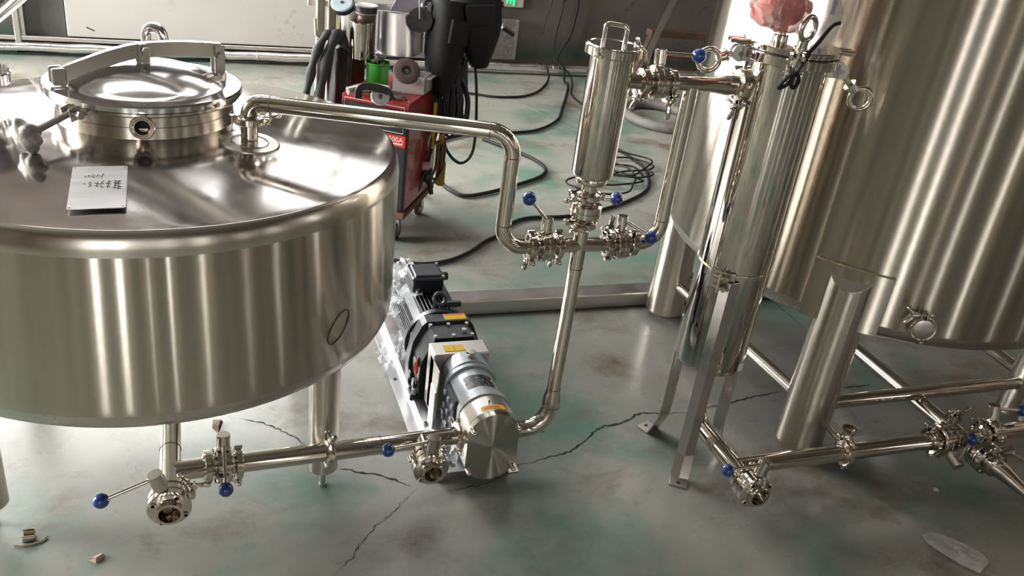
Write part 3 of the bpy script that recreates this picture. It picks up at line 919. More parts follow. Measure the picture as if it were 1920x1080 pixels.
def lug(c, zb, zt, name):
    mb = MB()
    for s in (-1, 1):
        m_ = Matrix(((dv.x, sv.x, 0, 0), (dv.y, sv.y, 0, 0), (0, 0, 1, 0), (0, 0, 0, 1)))
        m_.translation = Vector((c[0], c[1], 0)) + sv * (s * 0.0125)
        mb.box((0, 0, (zb + zt) / 2), (0.026, 0.006, zt - zb), m_, 0.0025)
    mb.cyl((c[0], c[1], zb - 0.01), (c[0], c[1], zb + 0.008), 0.020, 20)
    mb.build(name, 'satin', ld, 0.4)
    b = MB()
    zc = (zb + zt) / 2 + 0.012
    p = Vector((c[0], c[1], zc))
    b.cyl(p - sv * 0.021, p + sv * 0.021, 0.0055, 12)
    b.hexnut(p - sv * 0.023, -sv, 0.009, 0.006)
    b.hexnut(p + sv * 0.017, sv, 0.009, 0.006)
    b.build('bolt', 'bead', ld, 0.4)
lug((CX, CY), 1.052, 1.102, 'arm_lug')
lug((A2.x - 0.004, A2.y - 0.001), 1.018, 1.094, 'arm_hinge')
# swing bolt with a lobed hand knob
hp = Vector((-0.258, 2.058, 0.982)); kn = Vector((-0.330, 1.980, 0.958))
kd = (kn - hp).normalized()
sb = MB()
for s in (-1, 1):
    side = kd.cross(Vector((0, 0, 1))).normalized()
    m_ = axm(hp + side * (s * 0.012), kd, side)
    sb.box((0, 0, -0.006), (0.005, 0.030, 0.042), m_, 0.002)
sb.build('bolt_bracket', 'satin', tk, 0.4)
side = kd.cross(Vector((0, 0, 1))).normalized()
MB().cyl(hp - side * 0.022, hp + side * 0.022, 0.006, 12).hexnut(hp - side * 0.024, -side, 0.010, 0.007).build('pivot_bolt', 'bead', tk, 0.4)
MB().cyl(hp, kn, 0.0075, 14).cyl(kn - kd * 0.018, kn, 0.013, 16).build('swing_rod', 'castknob', tk)
kb = MB()
n = 60
def lobed(r, am): return [((r + am * cos(6 * 2 * pi * k / n)) * cos(2 * pi * k / n), (r + am * cos(6 * 2 * pi * k / n)) * sin(2 * pi * k / n)) for k in range(n)]
sec = [(0.010, 0.0, -0.002), (0.026, 0.002, 0.000), (0.0335, 0.0042, 0.006), (0.036, 0.0050, 0.014), (0.0345, 0.0045, 0.022), (0.026, 0.002, 0.029), (0.012, 0.0, 0.032)]
vs = []; fs = []
for r, am, z in sec:
    vs += [(x, y, z) for x, y in lobed(r, am)]
for i in range(len(sec) - 1):
    for k in range(n):
        k2 = (k + 1) % n
        fs.append((i * n + k, i * n + k2, (i + 1) * n + k2, (i + 1) * n + k))
fs.append(tuple(range(n))[::-1]); fs.append(tuple((len(sec) - 1) * n + k for k in range(n)))
kb.add(vs, fs, axm(kn - kd * 0.004, kd))
kb.build('hand_knob', 'castknob', tk, 0.9)
# open ferrule on the front of the neck
MB().lathe([(0.0165, -0.02), (0.0185, -0.02), (0.0185, 0.030), (0.0265, 0.036), (0.0265, 0.041), (0.0245, 0.0425), (0.021, 0.0425), (0.0195, 0.041), (0.0165, 0.041), (0.0165, -0.02)], 36, axm((-0.112, 2.035, 0.970), (0, -1, 0))).build('sight_port', 'fitting', tk, 0.5)
MB().cyl((-0.112, 2.032, 0.970), (-0.112, 2.0345, 0.970), 0.0166, 24).build('port_bore', 'inside', tk)
XF = None
# inlet nozzle with its reinforcing pad
NX, NY = 0.116, 2.045
nr = hypot(NX - CX, NY - CY); nz = surf_z(NX, NY)
sl = math.atan2(cone_z(nr - 0.05) - cone_z(nr + 0.05), 0.1)
out = Vector((NX - CX, NY - CY, 0)).normalized()
pn = Vector((out.x * sin(sl), out.y * sin(sl) + 0.0256, cos(sl)))
MB().lathe([(0.0, 0.0035), (0.040, 0.0035), (0.042, 0.0055), (0.044, 0.0035), (0.066, 0.0030), (0.069, 0.001), (0.070, -0.004)], 48, axm((NX, NY, nz), pn)).build('nozzle_pad', 'satin', tk, 0.5)
MB().lathe([(0.0195, -0.01), (0.0195, 0.045), (0.0255, 0.051), (0.0255, 0.055)], 32, T(NX, NY, nz)).build('inlet_nozzle', 'pipe', tk, 0.5)
XF = TM
# gooseneck vent behind the lid
gv = [(-0.112, 2.55, 0.90)] + [(-0.112 + 0.0, 2.55 - 0.0, 1.03)]
vx, vy = -0.118, 2.56
gp = [(vx, vy, 0.90), (vx, vy, 1.052)] + [(vx + 0.022 - 0.022 * cos(a), vy - 0.010 + 0.010 * cos(a), 1.052 + 0.024 * sin(a)) for a in [pi * k / 10 for k in range(1, 10)]] + [(vx + 0.044, vy - 0.020, 1.050), (vx + 0.044, vy - 0.020, 1.010)]
MB().tube(gp, 0.0135, 16).build('vent_gooseneck', 'lid', tk)
XF = None
# legs with levelling feet
for sx, sy in ((-1, -1), (1, -1), (-1, 1), (1, 1)):
    lx, ly = CX + sx * 0.396, CY + sy * 0.346
    lg = MB().lathe([(0.0, 0.062), (0.036, 0.062), (0.0395, 0.066), (0.0395, 0.44), (0.0, 0.44)], 32, T(lx, ly, 0)).build('leg', 'legsteel', tk, 0.5)
    MB().cyl((lx, ly, 0.006), (lx, ly, 0.07), 0.008, 12).cyl((lx, ly, 0), (lx, ly, 0.008), 0.011, 16).hexnut((lx, ly, 0.046), (0, 0, 1), 0.013, 0.012).build('levelling_foot', 'bead', lg)
# nozzle and flanged housing at the left edge of the tank top
qx, qy = -0.478, 2.285
MB().lathe([(0.0, 0.915), (0.034, 0.915), (0.034, 0.942), (0.045, 0.944), (0.045, 0.962), (0.034, 0.964), (0.034, 0.985), (0.072, 0.986), (0.075, 0.989), (0.075, 1.010), (0.072, 1.013), (0.05, 1.013), (0.046, 1.07), (0.040, 1.12), (0.0, 1.12)], 48, T(qx, qy, 0)).build('flanged_nozzle', 'lid', tk, 0.5)
for k in range(6):
    a = k * pi / 3 + 0.2
    MB().cyl((qx + 0.062 * cos(a), qy + 0.062 * sin(a), 1.012), (qx + 0.062 * cos(a), qy + 0.062 * sin(a), 1.024), 0.0065, 6).build('flange_bolt', 'bead', tk, 0.5)

# loose steel name plate with marker writing, lying on the tank top
npl = thing('name_plate', 'loose rectangular steel plate with black handwriting lying on the left tank top', 'plate', (-0.19, 1.80, 0.91))
px, py = -0.190, 1.795
rr = hypot(px - CX, py - CY)
oo = Vector((px - CX, py - CY, 0)).normalized()
pz = Vector((oo.x * 0.09, oo.y * 0.09, 1)).normalized()
pm = axm((px, py, surf_z(px, py) + 0.0035), (-0.015, -0.095, 1), (1, 0.02, 0))
poly = []
for sx, sy in ((1, 1), (-1, 1), (-1, -1), (1, -1)):
    for k in range(4):
        a = {(1, 1): 0, (-1, 1): pi / 2, (-1, -1): pi, (1, -1): 1.5 * pi}[(sx, sy)] + k * pi / 6
        poly.append((sx * 0.048 + 0.004 * cos(a), sy * 0.086 + 0.004 * sin(a)))
MB().prism(poly, 0.0016, pm).build('sheet', 'plate', npl, 0.4)
for sx in (-1, 1):
    for sy in (-1, 1):
        MB().cyl(pm @ Vector((sx * 0.047, sy * 0.085, 0.001)), pm @ Vector((sx * 0.047, sy * 0.085, 0.0019)), 0.0017, 10).build('corner_hole', 'ink', npl)
# upside-down handwriting: strokes in plate coordinates (x right, y up in plate)
ST = [
    # line 1 (upper, small)
    [(0.008, 0.046), (0.004, 0.030)], [(0.002, 0.034), (-0.002, 0.042), (-0.006, 0.034), (-0.002, 0.028)], [(-0.008, 0.036), (-0.013, 0.042), (-0.014, 0.032), (-0.009, 0.030)],
    [(-0.017, 0.034), (-0.023, 0.040), (-0.022, 0.030)], [(-0.026, 0.032), (-0.031, 0.037), (-0.028, 0.031)],
    # line 2 (main)
    [(0.040, 0.012), (0.040, -0.022)], [(0.030, 0.014), (0.044, 0.008)], [(0.029, 0.004), (0.045, -0.002)], [(0.031, -0.008), (0.046, -0.014)], [(0.034, 0.012), (0.032, -0.018)], [(0.028, -0.016), (0.045, -0.022)], [(0.043, 0.014), (0.034, -0.004)],
    [(0.024, 0.010), (0.016, 0.0), (0.022, -0.008)], [(0.020, 0.014), (0.018, -0.018)], [(0.014, 0.004), (0.025, -0.002)], [(0.015, -0.010), (0.024, -0.014)],
    [(0.010, 0.012), (0.004, 0.004), (0.005, -0.014), (0.011, -0.014)], [(0.011, 0.000), (0.006, 0.002)],
    [(-0.002, 0.010), (-0.004, -0.010)], [(-0.008, 0.004), (0.002, 0.000)], [(-0.007, -0.008), (0.001, -0.010)],
    [(-0.016, 0.010), (-0.020, 0.004)], [(-0.015, 0.002), (-0.019, -0.004)], [(-0.014, -0.006), (-0.019, -0.012)], [(-0.030, 0.004), (-0.027, 0.000)],
]
wr = MB()
for s in ST:
    wr.tube([pm @ Vector((x * 0.92, y + 0.010, 0.0018)) for x, y in s], 0.00085, 4)
wr.build('handwriting', 'ink', npl)

# slanting steel duct passing beyond the tank at the upper left
tag(MB().tube([(-1.72, 2.6, 0.10), (-0.4975, 2.6, 1.154), (0.20, 2.6, 1.79)], 0.10, 40).build('slanting_duct', 'lid'),
    'bright slanting steel duct cut off by the upper left corner', 'duct')
# ================================================================== FITTINGS
def valve(c, axis, stem, lever, s, label, bend=0.0, group='butterfly valves with blue ball knobs', openend=None, lev=0.125):
    """sanitary butterfly valve. c centre, axis pipe direction, stem direction of the neck, lever direction of the handle, s size factor"""
    c = Vector(c); axis = Vector(axis).normalized(); stem = Vector(stem)
    stem = (stem - axis * stem.dot(axis)).normalized()
    t = thing('butterfly_valve', label, 'valve', c, group)
    m = axm(c, axis, stem)
    bo = 0.0245 * s
    prof = [(bo, -0.040), (0.031, -0.040), (0.0325, -0.0385), (0.0325, -0.0355), (0.0285, -0.032), (0.0285, -0.024), (0.047, -0.0205), (0.051, -0.018), (0.051, -0.003), (0.049, -0.001)]
    prof = [(r * s if r != bo else bo, z * s) for r, z in prof]
    full = prof + [(r, -z) for r, z in prof[::-1]]
    MB().lathe(full + [(bo, -0.040 * s)], 40, m).build('valve_body', 'fitting', t, 0.45)
    # bolts through the body
    for k in range(4):
        a = pi / 4 + k * pi / 2
        p = m @ Vector((0.041 * s * cos(a), 0.041 * s * sin(a), 0))
        MB().cyl(p - axis * 0.026 * s, p + axis * 0.026 * s, 0.0042 * s, 10).hexnut(p + axis * 0.020 * s, axis, 0.0075 * s, 0.006 * s).hexnut(p - axis * 0.026 * s, axis, 0.0075 * s, 0.006 * s).build('bolt', 'fitting', t, 0.4)
    # disc inside
    dm = axm(c, axis + Vector(stem.cross(axis)) * 0.9, stem)
    MB().lathe([(0, -0.003 * s), (bo * 0.96, -0.001 * s), (bo * 0.96, 0.001 * s), (0, 0.003 * s)], 28, dm).build('disc', 'fitting', t)
    # neck
    top = c + stem * 0.100 * s
    MB().cyl(c + stem * 0.030 * s, c + stem * 0.062 * s, 0.0125 * s, 18).cyl(c + stem * 0.055 * s, top, 0.0185 * s, 24, b=0.001).build('stem_housing', 'fitting', t, 0.45)
    lv = Vector(lever).normalized()
    p0 = c + stem * 0.088 * s
    p1 = p0 + lv * lev
    h = MB().cyl(p0, p1, 0.0048, 12).build('lever', 'fitting', t)
    MB().sphere(p1 + lv * 0.012, 0.0178, 20, 12).build('ball_knob', 'blue', h)
    return t

def clamp(c, axis, bolt, r, label, w=0.017, wing=True, group='tri clamps on the pipework'):
    """two-piece clamp with a bolt and wing nut; bolt = side on which the bolt sits, r = pipe radius"""
    c = Vector(c); axis = Vector(axis).normalized(); bolt = Vector(bolt)
    bolt = (bolt - axis * bolt.dot(axis)).normalized()
    tan = axis.cross(bolt)
    t = thing('tri_clamp', label, 'clamp', c, group)
    ro = r + 0.0155
    m = axm(c, axis, bolt)
    g = 0.16
    for a0, a1 in ((g, pi - 0.05), (pi + 0.05, 2 * pi - g)):
        MB().lathe([(r + 0.001, -w / 2 + 0.003), (ro - 0.002, -w / 2), (ro, -w / 2 + 0.002), (ro, w / 2 - 0.002), (ro - 0.002, w / 2), (r + 0.001, w / 2 - 0.003), (r + 0.001, -w / 2 + 0.003)], 20, m, a0, a1).build('clamp_half', 'fitting', t, 0.5)
    # hinge
    hpt = c - bolt * (ro + 0.004)
    MB().cyl(hpt - axis * w * 0.55, hpt + axis * w * 0.55, 0.0045, 10).build('hinge_pin', 'fitting', t)
    # lugs, bolt, wing nut
    lg = MB()
    for s in (-1, 1):
        p = c + bolt * (ro + 0.005) + tan * (s * 0.008)
        lg.box((0, 0, 0), (0.016, 0.006, w), axm(p, axis, bolt), 0.002)
    lg.build('lug', 'fitting', t, 0.4)
    bc = c + bolt * (ro + 0.007)
    b = MB().cyl(bc - tan * 0.020, bc + tan * 0.030, 0.0035, 10)
    b.sphere(bc - tan * 0.020, 0.0065, 10, 6)
    b.build('clamp_bolt', 'fitting', t)
    if wing:
        wc = bc + tan * 0.022
        wn = MB().cyl(wc - tan * 0.005, wc + tan * 0.012, 0.0085, 14)
        for s in (-1, 1):
            q = wc + tan * 0.008
            wn.tube([q + bolt * (s * 0.006), q + bolt * (s * 0.016) + tan * 0.010, q + bolt * (s * 0.024) + tan * 0.018, q + bolt * (s * 0.028) + tan * 0.023], [0.0050, 0.0068, 0.0072, 0.0045], 10)
        wn.build('wing_nut', 'fitting', t)
    return t

def ferrule(mb, p, d, r):
    d = Vector(d).normalized(); p = Vector(p)
    mb.lathe([(r - 0.002, -0.002), (r + 0.011, 0.0), (r + 0.0115, 0.002), (r + 0.0115, 0.0045), (r, 0.009), (r, 0.012)], 32, axm(p, d))

def fer(parent, p, dr, r):
    mb = MB(); ferrule(mb, p, dr, r)
    mb.build('ferrule', 'fitting', parent)

R2 = 0.0256   # 51 mm tube
R1 = 0.0189   # 38 mm tube
PY = 1.862

# ------------------------------------------------------------------ tank outlet and pump suction line
TZ = 0.190; TX = -0.0965; TY = 1.780
ol = thing('outlet_pipe', 'short polished pipe with a tee coming forward from under the left tank', 'pipe', (TX, 1.95, 0.16))
sd = Vector((0.7475, 0.082, -0.046)).normalized()
def SP(x):
    f = (x + 0.0965) / 0.7475
    return Vector((x, TY + 0.082 * f, TZ - 0.046 * f))
MB().tube(fillet([(TX, 2.234, 0.41), (TX, 2.234, TZ), (TX, 1.710, TZ)], 0.07, 10), R2 * 0.97, 28).build('main_tube', 'pipe', ol)
MB().cyl(SP(-0.0965), SP(-0.018), R2 * 0.97, 28).build('tee_branch', 'pipe', ol)
fer(ol, (TX, 1.707, TZ), (0, 1, 0), R2 * 0.97); fer(ol, SP(-0.0145), -sd, R2 * 0.97)
MB().torus(R2 * 0.97, 0.0012, axm((TX, 1.862, TZ), (0, 1, 0))).build('weld_seam', 'rust', ol)
valve((TX, 1.666, TZ), (0, -1, 0), (-0.30, 0, 1), (-1, -0.10, -0.33), 0.95, 'butterfly valve at the open pipe end under the left tank, lever pointing left', lev=0.110)
clamp((TX, 1.706, TZ), (0, 1, 0), (0.75, 0, 0.66), R2, 'tri clamp behind the left tank drain valve', 0.016)
valve(SP(0.0245), sd, (0.0, 0.10, 1), (0.0, -0.70, -0.70), 0.88, 'butterfly valve on the low suction pipe, its blue knob hanging in front', lev=0.112)
clamp(SP(-0.0113), sd, (0, 0.3, -1), R2 * 0.97, 'tri clamp left of the valve on the low suction pipe', wing=False)
clamp(SP(0.0604), sd, (0, -0.2, -1), R2 * 0.97, 'tri clamp right of the valve on the low suction pipe')
sp = thing('suction_pipe', 'long polished pipe running low from the left tank valve to the pump', 'pipe', (0.33, 1.82, 0.13))
MB().tube([SP(0.0642), SP(0.282)], R2 * 0.97, 28).build('pipe_length', 'pipe', sp)
MB().tube([SP(0.290), SP(0.647)], R2 * 0.98, 28).build('pipe_length', 'pipe', sp)
fer(sp, SP(0.0622), sd, R2 * 0.97); fer(sp, SP(0.286), -sd, R2 * 0.97); fer(sp, SP(0.286), sd, R2 * 0.97); fer(sp, SP(0.649), -sd, R2)
MB().torus(R2 * 0.98, 0.0009, axm(SP(0.4245), sd)).build('weld_seam', 'rust', sp)
br = SP(0.540)
MB().cyl(br, br + Vector((0, -0.068, 0.0)), R2 * 0.96, 28).build('drain_branch', 'pipe', sp)
clamp(SP(0.286), sd, (0, 0.1, 1), R2 * 0.97, 'tri clamp at the middle joint of the suction pipe, before the tank leg', 0.016)
clamp(SP(0.6545), sd, (0, -0.3, -1), R2, 'tri clamp joining the suction pipe to the pump inlet')
valve(br + Vector((0, -0.109, 0.0)), (0, -1, 0), (0.05, 0, 1), (-1, 0.0, -0.13), 0.93, 'butterfly valve with an open end hanging before the pump front', lev=0.108)
clamp(br + Vector((0, -0.070, 0)), (0, 1, 0), (1.0, 0, 0.1), R2, 'tri clamp behind the pump drain valve', 0.016)

# ------------------------------------------------------------------ pump discharge riser and the cross manifold
PZ = 0.1437; XR = 0.9212; ZC = 0.7249
rs = thing('riser_pipe', 'tall polished riser pipe from the pump outlet up to the cross', 'pipe', (XR, PY, 0.12))
pp = fillet([(0.8095, PY, PZ), (XR - 0.003, PY, PZ), (XR - 0.003, PY, ZC)], 0.073, 12)
rp = [R2] * (len(pp) - 1) + [R2, R1, R1]
pp = pp[:-1] + [Vector((XR - 0.003, PY, 0.2437)), Vector((XR - 0.003, PY, 0.278)), Vector((XR, PY, ZC + 0.05))]
MB().tube(pp, rp, 28).build('riser_tube', 'pipe', rs)
MB().torus(R2, 0.0011, axm((XR - 0.003, PY, 0.2192), (0, 0, 1))).build('weld_seam', 'rust', rs)
MB().torus(R1, 0.0010, axm((XR - 0.003, PY, 0.278), (0, 0, 1))).build('weld_seam', 'rust', rs)
MB().torus(R1, 0.0010, axm((XR, PY, 0.6602), (0, 0, 1))).build('weld_seam', 'rust', rs)
fer(rs, (0.8095, PY, PZ), (1, 0, 0), R2); fer(rs, (XR, PY, ZC + 0.061), (0, 0, -1), R1)
MB().cyl((0.8663, PY, ZC), (0.9957, PY, ZC), R1, 28).build('cross_arm', 'pipe', rs)
fer(rs, (0.8624, PY, ZC), (1, 0, 0), R1); fer(rs, (0.9996, PY, ZC), (-1, 0, 0), R1)
clamp((0.8056, PY, PZ), (1, 0, 0), (0.0, -0.4, -1), R2, 'tri clamp joining the pump outlet to the riser elbow')
valve((0.8232, PY, ZC), (1, 0, 0), (0, 0.05, 1), (-0.68, -0.1, 0.72), 0.78, 'butterfly valve left of the pipe cross, lever slanting up left', lev=0.078)
valve((1.0349, PY, ZC), (1, 0, 0), (-0.05, 0.1, 1), (0.86, -0.42, -0.45), 0.78, 'butterfly valve right of the pipe cross, lever slanting down right', lev=0.078)
valve((XR, PY, 0.8248), (0, 0, 1), (0.35, 1.0, 0), (0.90, -0.25, 0.12), 0.78, 'butterfly valve between the pipe cross and the small strainer', lev=0.073)
clamp((0.7869, PY, ZC), (1, 0, 0), (-0.2, -0.3, -1), R1, 'tri clamp between the left pipe bend and the left cross valve', 0.016)
clamp((0.8604, PY, ZC), (1, 0, 0), (0, -0.2, -1), R1, 'tri clamp between the left cross valve and the cross', 0.016)
clamp((0.9986, PY, ZC), (1, 0, 0), (0, 0.6, 1), R1, 'tri clamp between the cross and the right cross valve', 0.016)
clamp((1.0711, PY, ZC), (1, 0, 0), (0, -0.5, 1), R1, 'tri clamp between the right cross valve and the right pipe bend', 0.016, wing=False)
clamp((XR, PY, 0.7876), (0, 0, 1), (-1, -0.15, 0), R1, 'tri clamp on top of the pipe cross', 0.016)
clamp((XR, PY, 0.8631), (0, 0, 1), (-1, 0.2, 0), R1, 'tri clamp under the small strainer', 0.016)

# left loop: bend, rise, and the long pipe across the tank top
XL = 0.7056; ZT = 1.0228
lp = thing('loop_pipe', 'bent pipe rising left of the cross and crossing over to the left tank top', 'pipe', (XL, PY, 0.70))
lpts = fillet([(0.7742, PY, ZC), (XL, PY, ZC), (XL, PY, ZT), (NX, NY, 1.026), (NX, NY, nz + 0.068)], [0.057, 0.057, 0.045], 12)
MB().tube(lpts, R1 * 1.03, 28).build('bent_tube', 'pipe', lp)
ud = (Vector((XL, PY, ZT)) - Vector((NX, NY, 1.026))).normalized()
for p, dd_ in (((XL, PY, 0.7876), (0, 0, 1)), ((XL, PY, 0.964), (0, 0, 1)), (Vector((XL, PY, ZT)) - ud * 0.060, ud), (Vector((NX, NY, 1.026)) + ud * 0.048, ud)):
    MB().torus(R1 * 1.03, 0.0011, axm(p, dd_)).build('weld_seam', 'rust', lp)
fer(lp, (0.780, PY, ZC), (-1, 0, 0), R1); fer(lp, (NX, NY, nz + 0.057), (0, 0, 1), R1)
clamp((NX, NY, nz + 0.056), (0, 0, 1), (1, -0.15, 0), R1, 'tri clamp at the inlet nozzle on the left tank top', 0.017)

# right loop: bend and rise up to the strainer line
XQ = 1.1466; ZF = 1.1561
rl = thing('branch_pipe', 'polished pipe bending up right of the cross to the strainer line', 'pipe', (XQ, PY, 0.70))
MB().tube(fillet([(1.078, PY, ZC), (XQ, PY, ZC + 0.002), (XQ, PY, ZF - 0.006)], 0.060, 12), R1 * 1.03, 28).build('bent_tube', 'pipe', rl)
MB().torus(R1 * 1.03, 0.0011, axm((XQ, PY, 0.7925), (0, 0, 1))).build('weld_seam', 'rust', rl)
fer(rl, (1.0741, PY, ZC), (1, 0, 0), R1)

# short line between the strainers
fl2 = thing('strainer_line', 'short polished pipe with a reducer joining the small strainer to the tall filter', 'pipe', (1.18, PY, ZF - 0.03))
MB().tube([(1.0917, PY, ZF), (1.2034, PY, ZF), (1.2426, PY, ZF), (1.276, PY, ZF)], [R1, R1, R2, R2], 28).build('reducer_tube', 'pipe', fl2, 0.3)
fer(fl2, (1.0878, PY, ZF), (1, 0, 0), R1); fer(fl2, (1.2799, PY, ZF), (-1, 0, 0), R2)
valve((1.0506, PY, ZF), (1, 0, 0), (0.0, 0.15, 1), (1, -0.10, 0.0), 0.78, 'butterfly valve between the small strainer and the tall filter', lev=0.088)
clamp((1.0133, PY, ZF), (1, 0, 0), (-0.3, -0.2, -1), R1, 'tri clamp at the side port of the small strainer', 0.016)
clamp((1.0878, PY, ZF), (1, 0, 0), (0.3, -0.7, -0.6), R1, 'tri clamp right of the valve on the strainer line', 0.016)
clamp((1.2828, PY, ZF), (1, 0, 0), (0.2, -0.5, -1), R2, 'tri clamp at the inlet of the tall filter', 0.017)

# ------------------------------------------------------------------ right hand header
ZH = 0.135; HXp = 1.397; HYp = 1.607; CXr = 2.232
rh = thing('filter_outlet_pipe', 'polished pipe coming down under the tall filter and forward to an open valve', 'pipe', (HXp, 1.7, 0.11))
MB().tube(fillet([(1.392, 1.84, 0.37), (HXp, 1.84, ZH), (HXp, 1.560, ZH)], 0.062, 12), R2, 28).build('main_tube', 'pipe', rh)
MB().cyl((HXp, HYp, ZH), (1.772, HYp, ZH), R2 * 0.98, 28).build('tee_branch', 'pipe', rh)
fer(rh, (HXp, 1.556, ZH), (0, 1, 0), R2); fer(rh, (1.776, HYp, ZH), (-1, 0, 0), R2)
valve((HXp, 1.512, ZH), (0, -1, 0), (0.18, 0.25, 1), (-1, -0.02, -0.03), 0.98, 'butterfly valve with an open end in front of the tall filter legs', lev=0.105)
clamp((HXp, 1.554, ZH), (0, 1, 0), (0.5, 0, 0.8), R2, 'tri clamp behind the open valve in front of the tall filter', 0.016, wing=False)
clamp((1.778, HYp, ZH), (1, 0, 0), (0.05, 0.5, 1), R2, 'tri clamp at the joint of the header pipe before the thick tank leg', 0.016)
hp_ = thing('header_pipe', 'polished low pipe from the header joint to the valve at the right cross', 'pipe', (1.95, HYp, ZH - 0.03))
MB().cyl((1.782, HYp, ZH), (2.108, HYp, ZH), R2 * 0.98, 28).build('pipe_length', 'pipe', hp_)
fer(hp_, (1.780, HYp, ZH), (1, 0, 0), R2); fer(hp_, (2.112, HYp, ZH), (-1, 0, 0), R2)
xr = thing('pipe_cross', 'polished four way pipe cross low in front of the right tank', 'pipe cross', (CXr, HYp, ZH - 0.03))
MB().cyl((2.190, HYp, ZH), (2.305, HYp, ZH), R2, 28).build('cross_arm', 'pipe', xr)
MB().cyl((CXr, 1.550, ZH), (CXr, 1.668, ZH), R2, 28).build('cross_arm', 'pipe', xr)
fer(xr, (2.190, HYp, ZH), (1, 0, 0), R2); fer(xr, (2.307, HYp, ZH), (-1, 0, 0), R2); fer(xr, (CXr, 1.548, ZH), (0, 1, 0), R2); fer(xr, (CXr, 1.670, ZH), (0, -1, 0), R2)
valve((2.150, HYp, ZH), (1, 0, 0), (0, -1, -0.35), (0.12, -0.05, 1), 0.98, 'butterfly valve left of the right cross, lever standing upright in front', lev=0.085)
valve((2.349, HYp, ZH), (1, 0, 0), (-0.2, 0.25, 1), (1, -0.1, -0.13), 0.98, 'butterfly valve right of the right cross, cut by the frame edge', lev=0.105)
valve((CXr, 1.506, ZH), (0, -1, 0), (1, 0, 0.15), (0.6, -1, -0.2), 0.98, 'butterfly valve in front of the right cross, neck pointing right', lev=0.10)
clamp((2.110, HYp, ZH), (1, 0, 0), (-0.2, 0.4, 1), R2, 'tri clamp left of the upright lever valve', 0.016, wing=False)
clamp((2.192, HYp, ZH), (1, 0, 0), (0, -0.4, -1), R2, 'tri clamp between the upright lever valve and the right cross', 0.016)
clamp((2.309, HYp, ZH), (1, 0, 0), (0, 0.6, 1), R2, 'tri clamp right of the right cross', 0.016, wing=False)
clamp((CXr, 1.546, ZH), (0, 1, 0), (0.4, 0, 1), R2, 'tri clamp in front of the right cross', 0.016, wing=False)
clamp((CXr, 1.672, ZH), (0, 1, 0), (0.3, 0, 1), R2, 'tri clamp behind the right cross', 0.016)
rd = thing('reducer', 'tapered steel reducer pointing at the camera below the right cross', 'reducer', (CXr, 1.40, ZH - 0.03))
MB().tube([(CXr, 1.462, ZH), (CXr, 1.440, ZH), (CXr, 1.350, ZH - 0.004), (CXr, 1.300, ZH - 0.004)], [R2, R2, 0.0155, 0.0150], 28).build('taper', 'fitting', rd, 0.3)
fer(rd, (CXr, 1.464, ZH), (0, -1, 0), R2)
MB().torus(0.0165, 0.003, axm((CXr, 1.335, ZH - 0.004), (0, 1, 0))).build('end_bead', 'fitting', rd)
tp = thing('tank_outlet_pipe', 'polished pipe running from the right cross back under the right tank', 'pipe', (CXr, 2.0, ZH - 0.03))
MB().tube(fillet([(CXr, 1.676, ZH), (CXr, 2.28, ZH), (CXr, 2.28, 0.47)], 0.07, 10), R2, 28).build('main_tube', 'pipe', tp)
rp2 = thing('header_end_pipe', 'polished pipe leaving the right cross valve through the frame edge', 'pipe', (2.6, HYp, ZH - 0.03))
MB().cyl((2.392, HYp, ZH), (2.95, HYp, ZH), R2, 28).build('pipe_length', 'pipe', rp2)
# ================================================================== PUMP UNIT
PX = 0.727
pu = thing('lobe_pump_unit', 'rotary lobe pump with black geared motor on a steel skid', 'pump', (0.71, 2.2, 0))
# skid: folded plate with flanges
sk = MB()
sk.prism([(-0.140, 0.0), (-0.140, 0.003), (-0.107, 0.003), (-0.098, 0.030), (0.098, 0.030), (0.107, 0.003), (0.138, 0.003), (0.138, 0.0), (0.104, 0.0), (0.095, 0.027), (-0.095, 0.027), (-0.104, 0.0)], 0.92,
         Matrix(((1, 0, 0, 0.706), (0, 0, 1, 1.843), (0, 1, 0, 0), (0, 0, 0, 1))))
sk.build('skid', 'plate', pu, 0.3)
MB().box((0.706, 1.846, 0.0145), (0.198, 0.003, 0.027)).build('skid_end', 'galv', pu)
for y in (1.90, 2.36, 2.70):
    for sx in (-1, 1):
        MB().lathe([(0.0, 0.0006), (0.006, 0.0006), (0.006, 0.0)], 14, Matrix(((1, 0, 0, 0.706 + sx * 0.123), (0, 1.3, 0, y), (0, 0, 1, 0.0031), (0, 0, 0, 1)))).build('slot', 'ink', pu)

def stadium(hw, hh, n=14):
    """flat sides, rounded ends: x half width hw, y half height hh"""
    k = hw * 1.06
    pts = []
    a = math.asin(min(1, hw / k))
    for i in range(n + 1):
        t = -a + 2 * a * i / n
        pts.append((k * sin(t), hh - k + k * cos(t)))
    for i in range(n + 1):
        t = -a + 2 * a * i / n
        pts.append((-k * sin(t), -(hh - k + k * cos(t))))
    return pts[::-1]
def ymat(x, y, z):   # local x->X, local y->Z, local z->-Y (towards camera)
    return Matrix(((1, 0, 0, x), (0, 0, -1, y), (0, 1, 0, z), (0, 0, 0, 1)))
PZc = 0.1506
def slab(hw, hh, y0, y1, name, mat, cz=PZc, parent=None):   # y0 front, y1 back
    return MB().prism(stadium(hw, hh), y1 - y0, ymat(PX, y1, cz)).build(name, mat, parent or pu, 0.5)
cv = slab(0.0735, 0.111, 1.7856, 1.8061, 'front_cover', 'cover')
for sx, sz in ((-1, 1), (1, 1), (-1, -1), (1, -1)):
    p = Vector((PX + sx * 0.064, 1.7865, PZc + sz * 0.068))
    MB().cyl(p, p + Vector((0, -0.006, 0)), 0.0085, 14).cyl(p + Vector((0, -0.004, 0)), p + Vector((0, -0.018, 0)), 0.0075, 12).sphere(p + Vector((0, -0.018, 0)), 0.0075, 12, 8).build('cap_nut', 'fitting', cv)
